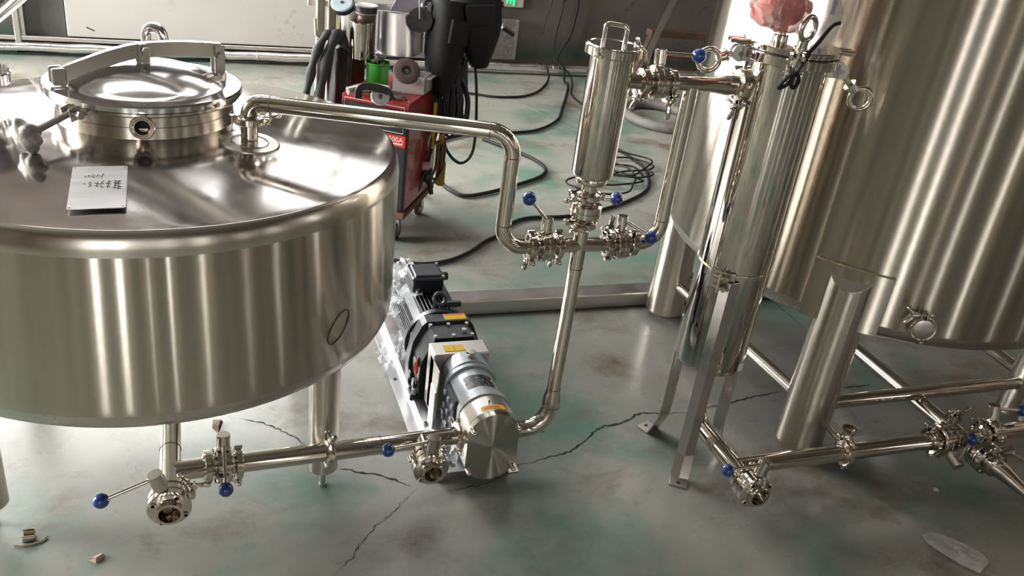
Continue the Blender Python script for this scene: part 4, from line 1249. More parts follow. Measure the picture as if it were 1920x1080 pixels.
slab(0.0735, 0.112, 1.8063, 1.8767, 'rotor_case', 'satin')
# ports
MB().cyl((0.676, PY, PZ), (0.6625, PY, PZ), R2, 28).cyl((0.6635, PY, PZ), (0.6566, PY, PZ), R2 + 0.011, 28).build('inlet_port', 'fitting', pu, 0.4)
MB().cyl((0.780, PY, PZ), (0.7997, PY, PZ), R2, 28).cyl((0.7967, PY, PZ), (0.8036, PY, PZ), R2 + 0.011, 28).build('outlet_port', 'fitting', pu, 0.4)
# direction arrow sticker on top of the rotor case
def topstrip(x0, x1, y0, y1, name, mat, hw, hh, lift=0.0006, n=8, cz=PZc, parent=None):
    k = hw * 1.06
    vs = []; fs = []
    for i in range(n + 1):
        x = x0 + (x1 - x0) * i / n
        z = cz + hh - k + sqrt(k * k - x * x) + lift
        vs += [(PX + x, y0, z), (PX + x, y1, z)]
    for i in range(n):
        fs.append((2 * i, 2 * i + 2, 2 * i + 3, 2 * i + 1))
    return MB().add(vs, fs).build(name, mat, parent or pu, 0.9)
st = topstrip(-0.034, 0.034, 1.8110, 1.8306, 'arrow_sticker', 'yellow', 0.0735, 0.112)
topstrip(-0.026, 0.020, 1.8169, 1.8248, 'arrow', 'orange', 0.0735, 0.112, 0.0010, parent=st)
# gear case, grey casting with ribs
slab(0.075, 0.1165, 1.8772, 1.9012, 'case_flange', 'cast')
slab(0.067, 0.108, 1.9017, 2.0208, 'gear_case', 'cast')
slab(0.076, 0.116, 2.0212, 2.0384, 'case_flange', 'cast')
gc = slab(0.070, 0.120, 2.0389, 2.0923, 'case_bonnet', 'cast')
MB().cyl((PX + 0.006, 2.0658, PZc + 0.117), (PX + 0.006, 2.0658, PZc + 0.128), 0.012, 18).hexnut((PX + 0.006, 2.0658, PZc + 0.128), (0, 0, 1), 0.0145, 0.007).build('filler_plug', 'fitting', gc, 0.4)
MB().cyl((PX - 0.005, 1.8424, PZc + 0.113), (PX - 0.005, 1.8424, PZc + 0.117), 0.003, 10).build('pin', 'fitting', pu)
topn = topstrip(-0.040, 0.042, 1.9286, 1.9845, 'rating_plate', 'nameplate', 0.067, 0.108, 0.0008)
for sx in (-1, 1):
    MB().sphere((PX + sx * 0.037 + 0.001, 1.9561, PZc + 0.108 - 0.009), 0.0022, 8, 6).build('rivet', 'fitting', topn)
# side pad and bolts on the left of the gear case
MB().box((PX - 0.072, 1.9698, 0.146), (0.012, 0.10, 0.14), b=0.003).build('side_cover', 'charcoal', pu)
for y in (1.9326, 1.9698, 2.0070):
    for z in (0.102, 0.146, 0.190):
        MB().box((PX - 0.080, y, z), (0.008, 0.016, 0.016), b=0.002).build('side_boss', 'cast', pu)
MB().torus(0.012, 0.0025, axm((PX - 0.079, 1.9130, 0.153), (1, 0, 0))).build('eye_plug', 'fitting', pu)
# foot plates
MB().box((PX, 1.9502, 0.038), (0.12, 0.12, 0.022), b=0.002).build('pump_foot', 'cast', pu)
MB().box((PX - 0.105, 2.0433, 0.105), (0.006, 0.055, 0.155), b=0.002).build('support_plate', 'plate', pu)
MB().box((PX - 0.095, 2.0433, 0.0315), (0.05, 0.075, 0.003)).build('support_foot', 'plate', pu)
for y in (2.0188, 2.0678):
    MB().cyl((PX - 0.112, y, 0.033), (PX - 0.112, y, 0.040), 0.0055, 6).build('foot_bolt', 'fitting', pu, 0.4)
# stainless coupling bracket
bk = MB().box((PX - 0.010, 2.132, 0.157), (0.172, 0.075, 0.206), b=0.004).box((PX - 0.094, 2.085, 0.150), (0.004, 0.10, 0.18), b=0.001).build('coupling_guard', 'satin', pu, 0.3)
MB().box((PX - 0.028, 2.128, 0.2608), (0.062, 0.034, 0.0012)).build('caution_label', 'yellow', bk)
MB().box((PX - 0.028, 2.128, 0.2616), (0.0016, 0.022, 0.0004)).build('label_mark', 'ink', bk)
# black gear reducer
RX = 0.722
rg = MB()
prof = [(-0.098, 0.032), (-0.104, 0.10), (-0.100, 0.16), (-0.076, 0.218), (-0.062, 0.238), (0.066, 0.238), (0.082, 0.222), (0.104, 0.16), (0.104, 0.10), (0.096, 0.032)]
rg.prism([(x, z) for x, z in prof][::-1], 0.088, ymat(RX, 2.292, 0.0))
rgo = rg.build('gear_reducer', 'black', pu, 0.3)
MB().prism([(-0.070, 0.226), (-0.058, 0.246), (0.062, 0.246), (0.076, 0.230)][::-1], 0.078, ymat(RX, 2.288, 0.0)).build('top_cover', 'charcoal', rgo, 0.3)
for x in (-0.058, 0.0, 0.060):
    for y in (2.216, 2.282):
        MB().cyl((RX + x, y, 0.244), (RX + x, y, 0.254), 0.006, 10).build('cover_bolt', 'bead', rgo, 0.4)
MB().cyl((RX + 0.040, 2.240, 0.245), (RX + 0.040, 2.240, 0.257), 0.0085, 6).build('vent_plug', 'bead', rgo, 0.4)
MB().prism([(-0.112, 0.032), (-0.116, 0.11), (-0.106, 0.185), (-0.080, 0.242), (-0.066, 0.256), (0.068, 0.256), (0.086, 0.238), (0.110, 0.18), (0.112, 0.10), (0.106, 0.032)][::-1], 0.045, ymat(RX, 2.340, 0.0)).build('reducer_housing', 'charcoal', rgo, 0.3)
lb = MB().box((RX + 0.030, 2.318, 0.2566), (0.070, 0.034, 0.0012)).build('caution_label', 'yellow', rgo)
MB().box((RX + 0.030, 2.331, 0.2574), (0.066, 0.006, 0.0006)).build('label_stripe', 'orange', lb)
for y, z in ((2.235, 0.07), (2.285, 0.07), (2.235, 0.15)):
    MB().box((RX - 0.108, y, z), (0.012, 0.026, 0.030), b=0.003).build('side_rib', 'charcoal', rgo)
MB().box((RX - 0.105, 2.23, 0.032), (0.040, 0.05, 0.024), b=0.004).build('mount_foot', 'black', rgo)
MB().box((RX + 0.105, 2.23, 0.032), (0.040, 0.05, 0.024), b=0.004).build('mount_foot', 'black', rgo)
for sx in (-1, 1):
    MB().cyl((RX + sx * 0.112, 2.215, 0.040), (RX + sx * 0.112, 2.215, 0.062), 0.009, 6).build('foot_bolt', 'bead', rgo, 0.4)
# red tag wired to the side
tg = MB().tube(spline([(RX - 0.108, 2.205, 0.190), (RX - 0.116, 2.196, 0.180), (RX - 0.118, 2.188, 0.150), (RX - 0.116, 2.186, 0.100)], 5), 0.0016, 6).build('tag_wire', 'bead', pu)
MB().torus(0.011, 0.004, Matrix.Translation((RX - 0.118, 2.190, 0.160)) @ Matrix.Diagonal((0.5, 1, 1.9, 1)) @ Matrix.Rotation(pi / 2, 4, 'Y')).build('red_tag', 'redtag', tg)
# motor
MX, MZ = 0.714, 0.150
mo = MB().cyl((MX, 2.345, MZ), (MX, 2.372, MZ), 0.112, 48, b=0.003).build('motor_flange', 'black', pu, 0.4)
for k in range(8):
    a = k * pi / 4 + pi / 8
    MB().cyl((MX + 0.098 * cos(a), 2.336, MZ + 0.098 * sin(a)), (MX + 0.098 * cos(a), 2.378, MZ + 0.098 * sin(a)), 0.0065, 8).build('flange_bolt', 'bead', mo, 0.4)
mbod = MB().cyl((MX, 2.37, MZ), (MX, 2.66, MZ), 0.074, 40).build('motor_body', 'black', pu, 0.4)
finm = None
fins = []
for q in range(4):
    for k in range(-4, 5):
        off = k * 0.0125
        c0 = sqrt(max(0, 0.072 ** 2 - off ** 2)) - 0.004
        ang = q * pi / 2 + pi / 2
        if q == 0 and False:
            continue
        u = Vector((cos(ang), 0, sin(ang))); w = Vector((-sin(ang), 0, cos(ang)))
        tip = 0.094 - abs(k) * 0.0012
        p = Vector((MX, 2.515, MZ)) + u * ((c0 + tip) / 2) + w * off
        m_ = Matrix(((u.x, 0, w.x, p.x), (u.y, 1, w.y, p.y), (u.z, 0, w.z, p.z), (0, 0, 0, 1)))
        MB().box((0, 0, 0), (tip - c0, 0.265, 0.0036), m_, 0.001).build('cooling_fin', 'charcoal', mbod, 0.3)
# flat pad between fin groups at 135 degrees (left upper)
u = Vector((-0.7071, 0, 0.7071)); w = Vector((-0.7071, 0, -0.7071)); p = Vector((MX, 2.50, MZ)) + u * 0.078
MB().box((0, 0, 0), (0.020, 0.24, 0.052), Matrix(((u.x, 0, w.x, p.x), (0, 1, 0, p.y), (u.z, 0, w.z, p.z), (0, 0, 0, 1))), 0.003).build('side_pad', 'charcoal', mbod, 0.3)
MB().lathe([(0.0, 0.0), (0.086, 0.0), (0.092, 0.01), (0.092, 0.06), (0.080, 0.085), (0.0, 0.088)], 40, axm((MX, 2.652, MZ), (0, 1, 0))).build('fan_cowl', 'black', pu, 0.4)
MB().torus(0.020, 0.0062, axm((MX + 0.004, 2.386, MZ + 0.135), (0.2, -1, 0.5)), 24, 10).tube([(MX - 0.005, 2.392, MZ + 0.118), (MX - 0.008, 2.40, MZ + 0.085)], 0.009, 10).box((MX + 0.045, 2.39, MZ + 0.112), (0.065, 0.012, 0.018), Matrix.Rotation(0, 4, 'Y')).build('lifting_eye', 'charcoal', mbod)
# terminal box with lid
tb = MB().box((MX - 0.004, 2.555, MZ + 0.115), (0.104, 0.100, 0.050), b=0.004).build('terminal_box', 'black', pu, 0.3)
MB().box((MX - 0.004, 2.555, MZ + 0.144), (0.112, 0.108, 0.010), b=0.003).box((MX - 0.004, 2.555, MZ + 0.152), (0.092, 0.088, 0.008), b=0.006).build('box_lid', 'charcoal', tb, 0.3)
for sx in (-1, 1):
    for sy in (-1, 1):
        MB().cyl((MX - 0.004 + sx * 0.049, 2.555 + sy * 0.047, MZ + 0.148), (MX - 0.004 + sx * 0.049, 2.555 + sy * 0.047, MZ + 0.155), 0.005, 10).build('lid_screw', 'bead', tb, 0.4)
MB().cyl((MX + 0.046, 2.57, MZ + 0.120), (MX + 0.072, 2.57, MZ + 0.120), 0.012, 16).cyl((MX + 0.062, 2.57, MZ + 0.120), (MX + 0.078, 2.57, MZ + 0.120), 0.014, 6).build('cable_gland', 'black', tb, 0.4)
# crumpled plastic wrap round the left of the motor
vs = []; fs = []
nu, nv = 22, 26
for i in range(nu + 1):
    for j in range(nv + 1):
        a = radians(98) + radians(92) * j / nv
        y = 2.47 + 0.27 * i / nu
        rr = 0.114 + 0.016 * noise.noise(Vector((i * 0.45, j * 0.55, 1.3))) + 0.010 * noise.noise(Vector((i * 1.1, j * 1.2, 7)))
        if j > nv * 0.75:
            rr += 0.05 * ((j / nv - 0.75) / 0.25)
        x = MX + rr * cos(a) * 1.05
        z = max(0.006, MZ + rr * sin(a) * (1.0 if a < pi else 1.1))
        vs.append((x, y + 0.01 * noise.noise(Vector((j * 0.7, i * 0.3, 3))), z))
for i in range(nu):
    for j in range(nv):
        if random.Random(i * 77 + j).random() > 0.03 and not (i < 3 and j % 7 < 2 + i % 2):
            a = i * (nv + 1) + j
            fs.append((a, a + 1, a + nv + 2, a + nv + 1))
tag(MB().add(vs, fs).build('plastic_wrap', 'film', smooth=0.7), 'crumpled clear plastic wrap round the black motor end', 'plastic wrap')
vs = []; fs = []
for i in range(13):
    for j in range(13):
        x = 0.545 + 0.10 * i / 12 + 0.008 * noise.noise(Vector((i * .5, j * .5, 0)))
        y = 2.39 + 0.16 * j / 12 + 0.012 * noise.noise(Vector((i * .6, j * .4, 5)))
        h = 0.02 + 0.075 * (i / 12) ** 1.5 + 0.03 * noise.noise(Vector((i * .55, j * .6, 9)))
        vs.append((x, y, max(0.004, h)))
for i in range(12):
    for j in range(12):
        a = i * 13 + j
        fs.append((a, a + 1, a + 14, a + 13))
tag(MB().add(vs, fs).build('plastic_wrap', 'film', smooth=0.7), 'loose tail of clear plastic on the floor left of the motor', 'plastic wrap')
tag(MB().sphere((MX + 0.122, 2.50, 0.145), 0.010, 12, 8, (1, 1, 1.2)).build('plastic_scrap', 'film'), 'small clear plastic knot sticking out right of the motor', 'plastic')
tag(MB().box((0.975, 2.02, 0.004), (0.022, 0.008, 0.005), b=0.002).build('plastic_scrap', 'plywhite'), 'tiny white scrap on the floor right of the pump', 'scrap')
# ================================================================== SMALL STRAINER
FX, FY = XR, PY
sf = thing('pipe_strainer', 'slim polished strainer with a U handle lid standing over the pipe cross', 'strainer', (FX, FY, 0.8660))
MB().lathe([(0.0, 0.9170), (0.044, 0.9170), (0.050, 0.9209), (0.0525, 0.9277), (0.0525, 1.2139), (0.050, 1.2149)], 64, T(FX, FY, 0)).build('strainer_body', 'mirror', sf, 0.5)
MB().lathe([(0.0205, 0.8689), (0.0205, 0.8915), (0.030, 0.8964), (0.039, 0.9003), (0.0405, 0.9042), (0.0405, 0.9121), (0.038, 0.9170)], 48, T(FX, FY, 0)).build('bottom_cap', 'fitting', sf, 0.5)
fer(sf, (FX, FY, 0.8650), (0, 0, 1), R1)
lid = MB().lathe([(0.0, 1.2399), (0.056, 1.2399), (0.0585, 1.2418), (0.0625, 1.2418), (0.0635, 1.2394), (0.0635, 1.2325)], 64, T(FX, FY, 0)).build('strainer_lid', 'lid', sf, 0.4)
hd_ = Vector((0.86, -0.50, 0)).normalized()
ce = Vector((FX - 0.002, FY, 1.2394))
a_ = ce - hd_ * 0.025; b_ = ce + hd_ * 0.025
MB().tube(fillet([a_, a_ + Vector((0, 0, 0.046)), b_ + Vector((0, 0, 0.046)), b_], 0.010, 6), 0.0052, 14).build('lid_handle', 'fitting', lid)
for a0, a1, nm in ((radians(40), radians(215), 'clamp_band'), (radians(220), radians(395), 'clamp_band')):
    MB().lathe([(0.055, 1.2173), (0.0665, 1.2173), (0.068, 1.2193), (0.068, 1.2369), (0.0665, 1.2389), (0.060, 1.2389)], 30, T(FX, FY, 0), a0, a1).build(nm, 'fitting', sf, 0.5)
lv = Vector((cos(radians(37)), sin(radians(37)), 0)); tv = Vector((-lv.y, lv.x, 0))
p = Vector((FX, FY, 1.2286)) + lv * 0.074
lm = MB()
for s in (-1, 1):
    lm.box((0, 0, 0), (0.020, 0.008, 0.020), axm(p + tv * (s * 0.008), (0, 0, 1), lv), 0.002)
lm.build('band_lug', 'fitting', sf, 0.4)
q = p + lv * 0.006
MB().cyl(q - tv * 0.026, q + tv * 0.020, 0.004, 10).build('band_bolt', 'fitting', sf)
wq = q - tv * 0.026
MB().cyl(wq - tv * 0.010, wq + tv * 0.006, 0.008, 12).tube([wq, wq + Vector((0.010, -0.010, -0.006)), wq + Vector((0.014, -0.014, -0.026))], [0.006, 0.0075, 0.006], 10).tube([wq, wq + Vector((-0.004, 0.006, 0.014)), wq + Vector((-0.006, 0.004, 0.022))], [0.006, 0.007, 0.005], 10).build('wing_nut', 'fitting', sf)
hl = Vector((cos(radians(217)), sin(radians(217)), 0))
p = Vector((FX, FY, 1.2286)) + hl * 0.068
MB().cyl(p - Vector((0, 0, 0.012)), p + Vector((0, 0, 0.012)), 0.005, 10).box((0, 0, 0), (0.008, 0.020, 0.008), axm(p + Vector((0, 0, 0.006)), (0, 0, 1), hl)).box((0, 0, 0), (0.008, 0.020, 0.006), axm(p - Vector((0, 0, 0.008)), (0, 0, 1), hl)).build('band_hinge', 'fitting', sf)
MB().cyl((FX + 0.045, FY, ZF), (1.0055, FY, ZF), R1, 28).build('side_port', 'pipe', sf)
fer(sf, (1.0113, FY, ZF), (-1, 0, 0), R1)

# ================================================================== TALL FILTER
GX, GY = 1.390, 1.840
GR = 0.100
tf = thing('filter_housing', 'tall mirror polished filter housing on three angle legs', 'filter', (GX, GY, 0))
gm_ = T(GX, GY, 0)
MB().lathe([(0.0, 0.338), (0.05, 0.340), (0.085, 0.345), (0.096, 0.352), (GR, 0.366), (GR, 1.236), (0.095, 1.237)], 80, gm_).build('filter_body', 'mirror', tf, 0.6)
MB().lathe([(0.098, 1.230), (0.117, 1.230), (0.119, 1.232), (0.119, 1.252), (0.117, 1.254), (0.09, 1.254)], 80, gm_).build('body_flange', 'mirror', tf, 0.5)
MB().lathe([(0.10, 1.2545), (0.116, 1.2545), (0.116, 1.2575), (0.10, 1.2575)], 64, gm_).build('gasket', 'rubber', tf)
gl = MB().lathe([(0.0, 1.258), (0.117, 1.258), (0.119, 1.260), (0.119, 1.271), (0.117, 1.273), (0.108, 1.2735), (0.07, 1.278), (0.0, 1.282)], 80, gm_).build('filter_lid', 'mirror', tf, 0.5)
BA = [radians(205), radians(262), radians(330)]
# lid ears (slotted lugs) where the swing bolts engage
for a in (radians(166), radians(240), radians(344)):
    d = Vector((cos(a), sin(a), 0)); t_ = Vector((-d.y, d.x, 0))
    e = MB()
    for s in (-1, 1):
        e.box((0, 0, 0), (0.050, 0.011, 0.013), axm(Vector((GX, GY, 1.265)) + d * 0.134 + t_ * (s * 0.0135), (0, 0, 1), d), 0.003)
    e.build('lid_ear', 'fitting', gl, 0.4)
def swing(a, zdir, length, zb, down):
    d = Vector((cos(a), sin(a), 0)); t_ = Vector((-d.y, d.x, 0))
    base = Vector((GX, GY, zb)) + d * 0.112
    b = MB()
    for s in (-1, 1):
        m_ = axm(base + t_ * (s * 0.012), t_, d)
        b.cyl(base + t_ * (s * 0.012) + d * 0.018 - t_ * 0.004, base + t_ * (s * 0.012) + d * 0.018 + t_ * 0.004, 0.020, 20)
        b.box((0, 0, 0), (0.036, 0.036, 0.008), m_, 0.002)
    b.build('bolt_lug', 'bead', tf, 0.4)
    pv = base + d * 0.018
    zd = Vector(zdir).normalized()
    rod = MB().cyl(pv - t_ * 0.022, pv + t_ * 0.022, 0.0065, 12)
    rod.cyl(pv, pv + zd * length, 0.0075, 14)
    ro = rod.build('swing_bolt', 'fitting', tf)
    nt = pv + zd * (length - 0.004)
    ey = MB().cyl(nt - zd * 0.016, nt + zd * 0.004, 0.013, 18, r2=0.012).cyl(nt - zd * 0.018, nt - zd * 0.013, 0.017, 18)
    side = zd.cross(d)
    if side.length < 0.05:
        side = t_
    side = t_ if down else (t_ * 0.75 + d * 0.66)
    rn = axm(nt + zd * 0.032, side.normalized())
    ey.torus(0.0265, 0.0066, rn, 32, 12)
    ey.build('eye_nut', 'fitting', ro)
swing(radians(338), (0.95, -0.30, -0.85), 0.070, 1.222, True)
swing(radians(240), (0.03, -0.10, 1.0), 0.082, 1.222, False)
swing(radians(166), (-1.0, -0.15, -0.22), 0.062, 1.236, True)
# top fitting
MB().cyl((GX - 0.045, GY - 0.01, 1.276), (GX - 0.045, GY - 0.01, 1.294), 0.017, 24, b=0.002).cyl((GX - 0.045, GY - 0.01, 1.294), (GX - 0.045, GY - 0.01, 1.34), 0.010, 16).build('gauge_socket', 'fitting', gl)
# inlet port
MB().cyl((1.286, PY, ZF), (1.305, PY, ZF), R2, 28).build('inlet_port', 'fitting', tf)
fer(tf, (1.2858, PY, ZF), (1, 0, 0), R2)
# band round the waist with its bolted bracket
MB().lathe([(GR + 0.0002, -0.0012), (GR + 0.003, -0.0012), (GR + 0.003, 0.0012), (GR + 0.0002, 0.0012)], 64, T(GX, GY, 0.672)).build('waist_band', 'weld', tf)
bd = Vector((cos(radians(222)), sin(radians(222)), 0)); bt = Vector((-bd.y, bd.x, 0))
bp = Vector((GX, GY, 0.650)) + bd * (GR + 0.014)
bkt = MB().box((0, 0, 0), (0.030, 0.006, 0.055), axm(bp, (0, 0, 1), bd), 0.001).box((0, 0, 0), (0.004, 0.07, 0.055), axm(bp - bd * 0.010, (0, 0, 1), bd), 0.001).build('band_bracket', 'satin', tf, 0.3)
for dz in (0.014, -0.016):
    c = bp + bd * 0.004 + Vector((0, 0, dz))
    MB().cyl(c - bt * 0.022 - bd * 0.0, c + bt * 0.022, 0.0045, 10).hexnut(c + bt * 0.010, bt, 0.0085, 0.007).build('bracket_bolt', 'weld', bkt)
# little lozenge eyelet of the band
dd = Vector((cos(radians(238)), sin(radians(238)), 0)); dt = Vector((-dd.y, dd.x, 0))
dc = Vector((GX, GY, 0.668)) + dd * (GR + 0.003)
MB().tube([dc - dt * 0.020 + Vector((0, 0, 0.003)), dc + Vector((0, 0, 0.010)), dc + dt * 0.020 + Vector((0, 0, -0.002)), dc + Vector((0, 0, -0.010))], 0.0012, 6, closed=True).build('band_eyelet', 'weld', tf)
# angle-section legs with turned out feet
for a, zt in ((radians(236), 0.655), (radians(112), 0.44), (radians(0), 0.44)):
    d = Vector((cos(a), sin(a), 0)); t_ = Vector((-d.y, d.x, 0))
    def P3(r, t, z): return Vector((GX, GY, 0)) + d * r + t_ * t + Vector((0, 0, z))
    # V section with its corner outwards, flattening into the foot at the bottom
    secs = []
    for z, ro, dp, hw in ((zt, 0.0, 0.020, 0.024), (0.125, 0.0, 0.020, 0.024), (0.075, 0.004, 0.013, 0.025), (0.040, 0.016, 0.004, 0.026), (0.004, 0.030, 0.002, 0.026)):
        r0 = GR - 0.003 + ro
        s = [(r0, -hw), (r0 + dp, 0.0), (r0, hw), (r0 + 0.004, hw + 0.001), (r0 + dp + 0.0055, 0.0), (r0 + 0.004, -hw - 0.001)]
        secs.append([P3(r, t, z) for r, t in s])
    vs = []; fs = []
    for s in secs: vs += s
    for i in range(len(secs) - 1):
        for k in range(6):
            k2 = (k + 1) % 6
            fs.append((i * 6 + k, (i + 1) * 6 + k, (i + 1) * 6 + k2, i * 6 + k2))
    fs.append((0, 1, 2, 3, 4, 5)); fs.append(tuple((len(secs) - 1) * 6 + k for k in range(6))[::-1])
    lg = MB().add(vs, fs).build('leg', 'satin', tf, 0.3)
    r0 = GR + 0.004
    MB().box((0, 0, 0), (0.046, 0.054, 0.004), axm(P3(r0 + 0.048, 0, 0.002), (0, 0, 1), d), 0.001).build('foot_plate', 'galv', lg, 0.3)
    MB().cyl(P3(r0 + 0.054, 0, 0.0041), P3(r0 + 0.054, 0, 0.0046), 0.006, 14).build('foot_hole', 'ink', lg)
MB().box((GX + 0.045, GY - 0.090, 0.375), (0.020, 0.004, 0.026), Matrix.Rotation(0.0, 4, 'Z'), 0.001).build('maker_tab', 'plywhite', tf)

# gauge wrapped in red plastic, on top of the tall filter
gw = thing('wrapped_gauge', 'gauge wrapped in crumpled red plastic on top of the tall filter', 'gauge', (GX - 0.04, GY - 0.01, 1.30))
vs = []; fs = []; nu, nv = 26, 34
for i in range(nu + 1):
    for j in range(nv):
        u = i / nu; a = 2 * pi * j / nv
        rr = max(0.05, 1 - abs(2 * u - 1) ** 5) ** 0.5
        ca, sa = cos(a), sin(a)
        sq = 1 / max(abs(ca), abs(sa)) ** 0.55
        e = 1 + 0.14 * noise.noise(Vector((u * 5, ca * 1.8, sa * 1.8))) + 0.10 * noise.noise(Vector((u * 16, ca * 6, sa * 6)))
        vs.append((GX - 0.068 + (-0.076 + 0.152 * u) + 0.01 * noise.noise(Vector((ca * 3, sa * 3, 8))), GY - 0.012 + 0.044 * rr * e * sq * ca, 1.362 + 0.047 * rr * e * sq * sa - 0.024 * u))
for i in range(nu):
    for j in range(nv):
        j2 = (j + 1) % nv
        fs.append((i * nv + j, i * nv + j2, (i + 1) * nv + j2, (i + 1) * nv + j))
MB().add(vs, fs).build('red_wrap', 'redfilm', gw, 0.25)
MB().cyl((GX - 0.045, GY - 0.030, 1.352), (GX - 0.045, GY + 0.012, 1.352), 0.034, 24).build('gauge_body', 'white', gw)
tag(MB().add([(GX + 0.010, GY - 0.070, 1.275), (GX + 0.040, GY - 0.075, 1.268), (GX + 0.090, GY - 0.045, 1.330), (GX + 0.112, GY - 0.02, 1.350), (GX + 0.108, GY + 0.01, 1.388), (GX + 0.05, GY - 0.01, 1.40), (GX + 0.030, GY - 0.05, 1.34)],
             [(0, 1, 2, 6), (2, 3, 4, 5), (6, 2, 5)]).build('plastic_bag', 'filmwhite', smooth=0), 'clear bubble plastic strip beside the red wrapped gauge', 'plastic')
tag(MB().tube(spline([(1.425, 1.735, 1.345), (1.395, 1.722, 1.338), (1.362, 1.712, 1.300), (1.335, 1.708, 1.268), (1.322, 1.706, 1.235), (1.305, 1.706, 1.205), (1.288, 1.712, 1.193), (1.293, 1.708, 1.210), (1.316, 1.703, 1.232), (1.330, 1.702, 1.215), (1.322, 1.703, 1.197), (1.312, 1.704, 1.212), (1.328, 1.704, 1.250), (1.343, 1.706, 1.276)], 6), 0.0046, 8).build('black_cord', 'cable'),
    'dark cord looped over the front edge of the tall filter lid', 'cord')
tag(MB().ribbon([(1.553, 1.93, 1.330), (1.556, 1.93, 1.60)], 0.014, 0.003, (0, 1, 0)).build('blue_strap', 'bluestrap'), 'blue printed strap hanging behind the wrapped gauge', 'strap')

# ================================================================== RIGHT TANK
UX, UY, UR = 2.262, 2.282, 0.716
ut = thing('storage_tank', 'big upright brushed steel tank filling the right side', 'tank', (UX, UY, 0))
um = T(UX, UY, 0)
us = MB().lathe([(UR - 0.0006, 0.512), (UR, 0.520), (UR, 2.6), (0.70, 2.64), (0.2, 2.8), (0.0, 2.82)], 160, um).build('shell', 'shell', ut, 0.9)
MB().lathe([(0.0, 0.415), (0.40, 0.430), (0.62, 0.452), (0.682, 0.464), (0.704, 0.478), (0.713, 0.495), (UR - 0.0006, 0.512)], 160, um).build('bottom_head', 'satin', ut, 0.9)
for sx, sy in ((-1, -1), (-1, 1), (1, -1), (1, 1)):
    lx, ly = (UX + sx * 0.474, UY - 0.474) if sy < 0 else (UX + sx * 0.525, UY + 0.380)
    d = Vector((lx - UX, ly - UY, 0)).normalized(); t_ = Vector((-d.y, d.x, 0))
    # leg tube whose top is cut slanting against the shell
    LR = 0.075; vs = []; fs = []; n = 40
    for k in range(n):
        a = 2 * pi * k / n
        p = Vector((lx + LR * cos(a), ly + LR * sin(a), 0))
        o = (p - Vector((UX, UY, 0))).dot(d)
        top = 0.635 - 1.15 * (o - 0.715)
        vs += [(lx + (LR - 0.005) * cos(a), ly + (LR - 0.005) * sin(a), 0.030), (p.x, p.y, 0.036), (p.x, p.y, top)]
    for k in range(n):
        k2 = (k + 1) % n
        for r in range(2):
            fs.append((k * 3 + r, k2 * 3 + r, k2 * 3 + r + 1, k * 3 + r + 1))
    fs.append(tuple(k * 3 for k in range(n))[::-1])
    lg = MB().add(vs, fs).build('leg', 'legsteel', ut, 0.5)
    MB().add([vs[k * 3 + 2] for k in range(n)], [tuple(range(n))]).build('leg_cap', 'satin', lg, 0)
    MB().cyl((lx, ly, 0.008), (lx, ly, 0.06), 0.012, 14).cyl((lx, ly, 0), (lx, ly, 0.012), 0.020, 18).build('levelling_foot', 'rust', lg)
    # reinforcing pad on the shell
    a0 = atan2(ly - UY, lx - UX)
    MB().lathe([(UR + 0.0003, 0.478), (UR + 0.0045, 0.478), (UR + 0.0045, 0.665), (UR + 0.0003, 0.665)], 12, um, a0 - 0.155, a0 + 0.155).build('leg_pad', 'shell', ut, 0.3)
    w = MB()
    for zz in (0.666,):
        w.tube([(UX + (UR + 0.003) * cos(a0 + q), UY + (UR + 0.003) * sin(a0 + q), zz) for q in [-0.155 + 0.31 * k / 16 for k in range(17)]], [0.0028 + 0.0006 * (k % 2) for k in range(17)], 6)
    w.build('weld_bead', 'weld', ut)
    w = MB()
    for q in (-0.155, 0.155):
        w.tube([(UX + (UR + 0.002) * cos(a0 + q), UY + (UR + 0.002) * sin(a0 + q), z) for z in (0.478, 0.665)], 0.0014, 6)
    w.build('weld_bead', 'rust', ut)
    w = MB()
    loop = []
    for k in range(n + 1):
        a = 2 * pi * k / n
        p = Vector((lx + LR * cos(a), ly + LR * sin(a), 0)); o = (p - Vector((UX, UY, 0))).dot(d)
        if (p - Vector((UX, UY, 0))).length > UR - 0.002:
            loop.append((atan2((p - Vector((UX, UY, 0))).dot(t_), o), p + Vector((0, 0, 0.636 - 1.15 * (o - 0.715)))))
    loop.sort(key=lambda q: q[0])
    w.tube([q[1] for q in loop], 0.002, 6).build('weld_bead', 'weld', ut)
ZB = 0.165
MB().cyl((UX - 0.474, UY - 0.474, ZB), (UX + 0.474, UY - 0.474, ZB), 0.0225, 24).build('brace_tube', 'pipe', ut)
MB().cyl((UX - 0.525, UY + 0.380, ZB), (UX + 0.525, UY + 0.380, ZB), 0.0225, 24).build('brace_tube', 'pipe', ut)
MB().cyl((UX - 0.474, UY - 0.474, ZB), (UX - 0.525, UY + 0.380, ZB), 0.0225, 24).build('brace_tube', 'pipe', ut)
MB().cyl((UX + 0.474, UY - 0.474, ZB), (UX + 0.525, UY + 0.380, ZB), 0.0225, 24).build('brace_tube', 'pipe', ut)
# stay rod from the leg to the header clamp
MB().cyl((UX - 0.435, UY - 0.54, 0.120), (1.800, HYp + 0.02, 0.135), 0.0085, 12).build('stay_rod', 'pipe', ut)
# capped ferrule on the shell
dn = Vector((-0.465, -0.885, 0)).normalized()
fp = Vector((UX, UY, 0.545)) + dn * UR
MB().lathe([(0.021, -0.01), (0.021, 0.018), (0.030, 0.024), (0.030, 0.034), (0.026, 0.036), (0.0, 0.036)], 36, axm(fp, dn)).build('capped_ferrule', 'satin', ut, 0.5)
clamp(fp + dn * 0.027, dn, (-0.1, 0.2, 1), 0.021, 'tri clamp round the capped ferrule low on the right tank', 0.016)
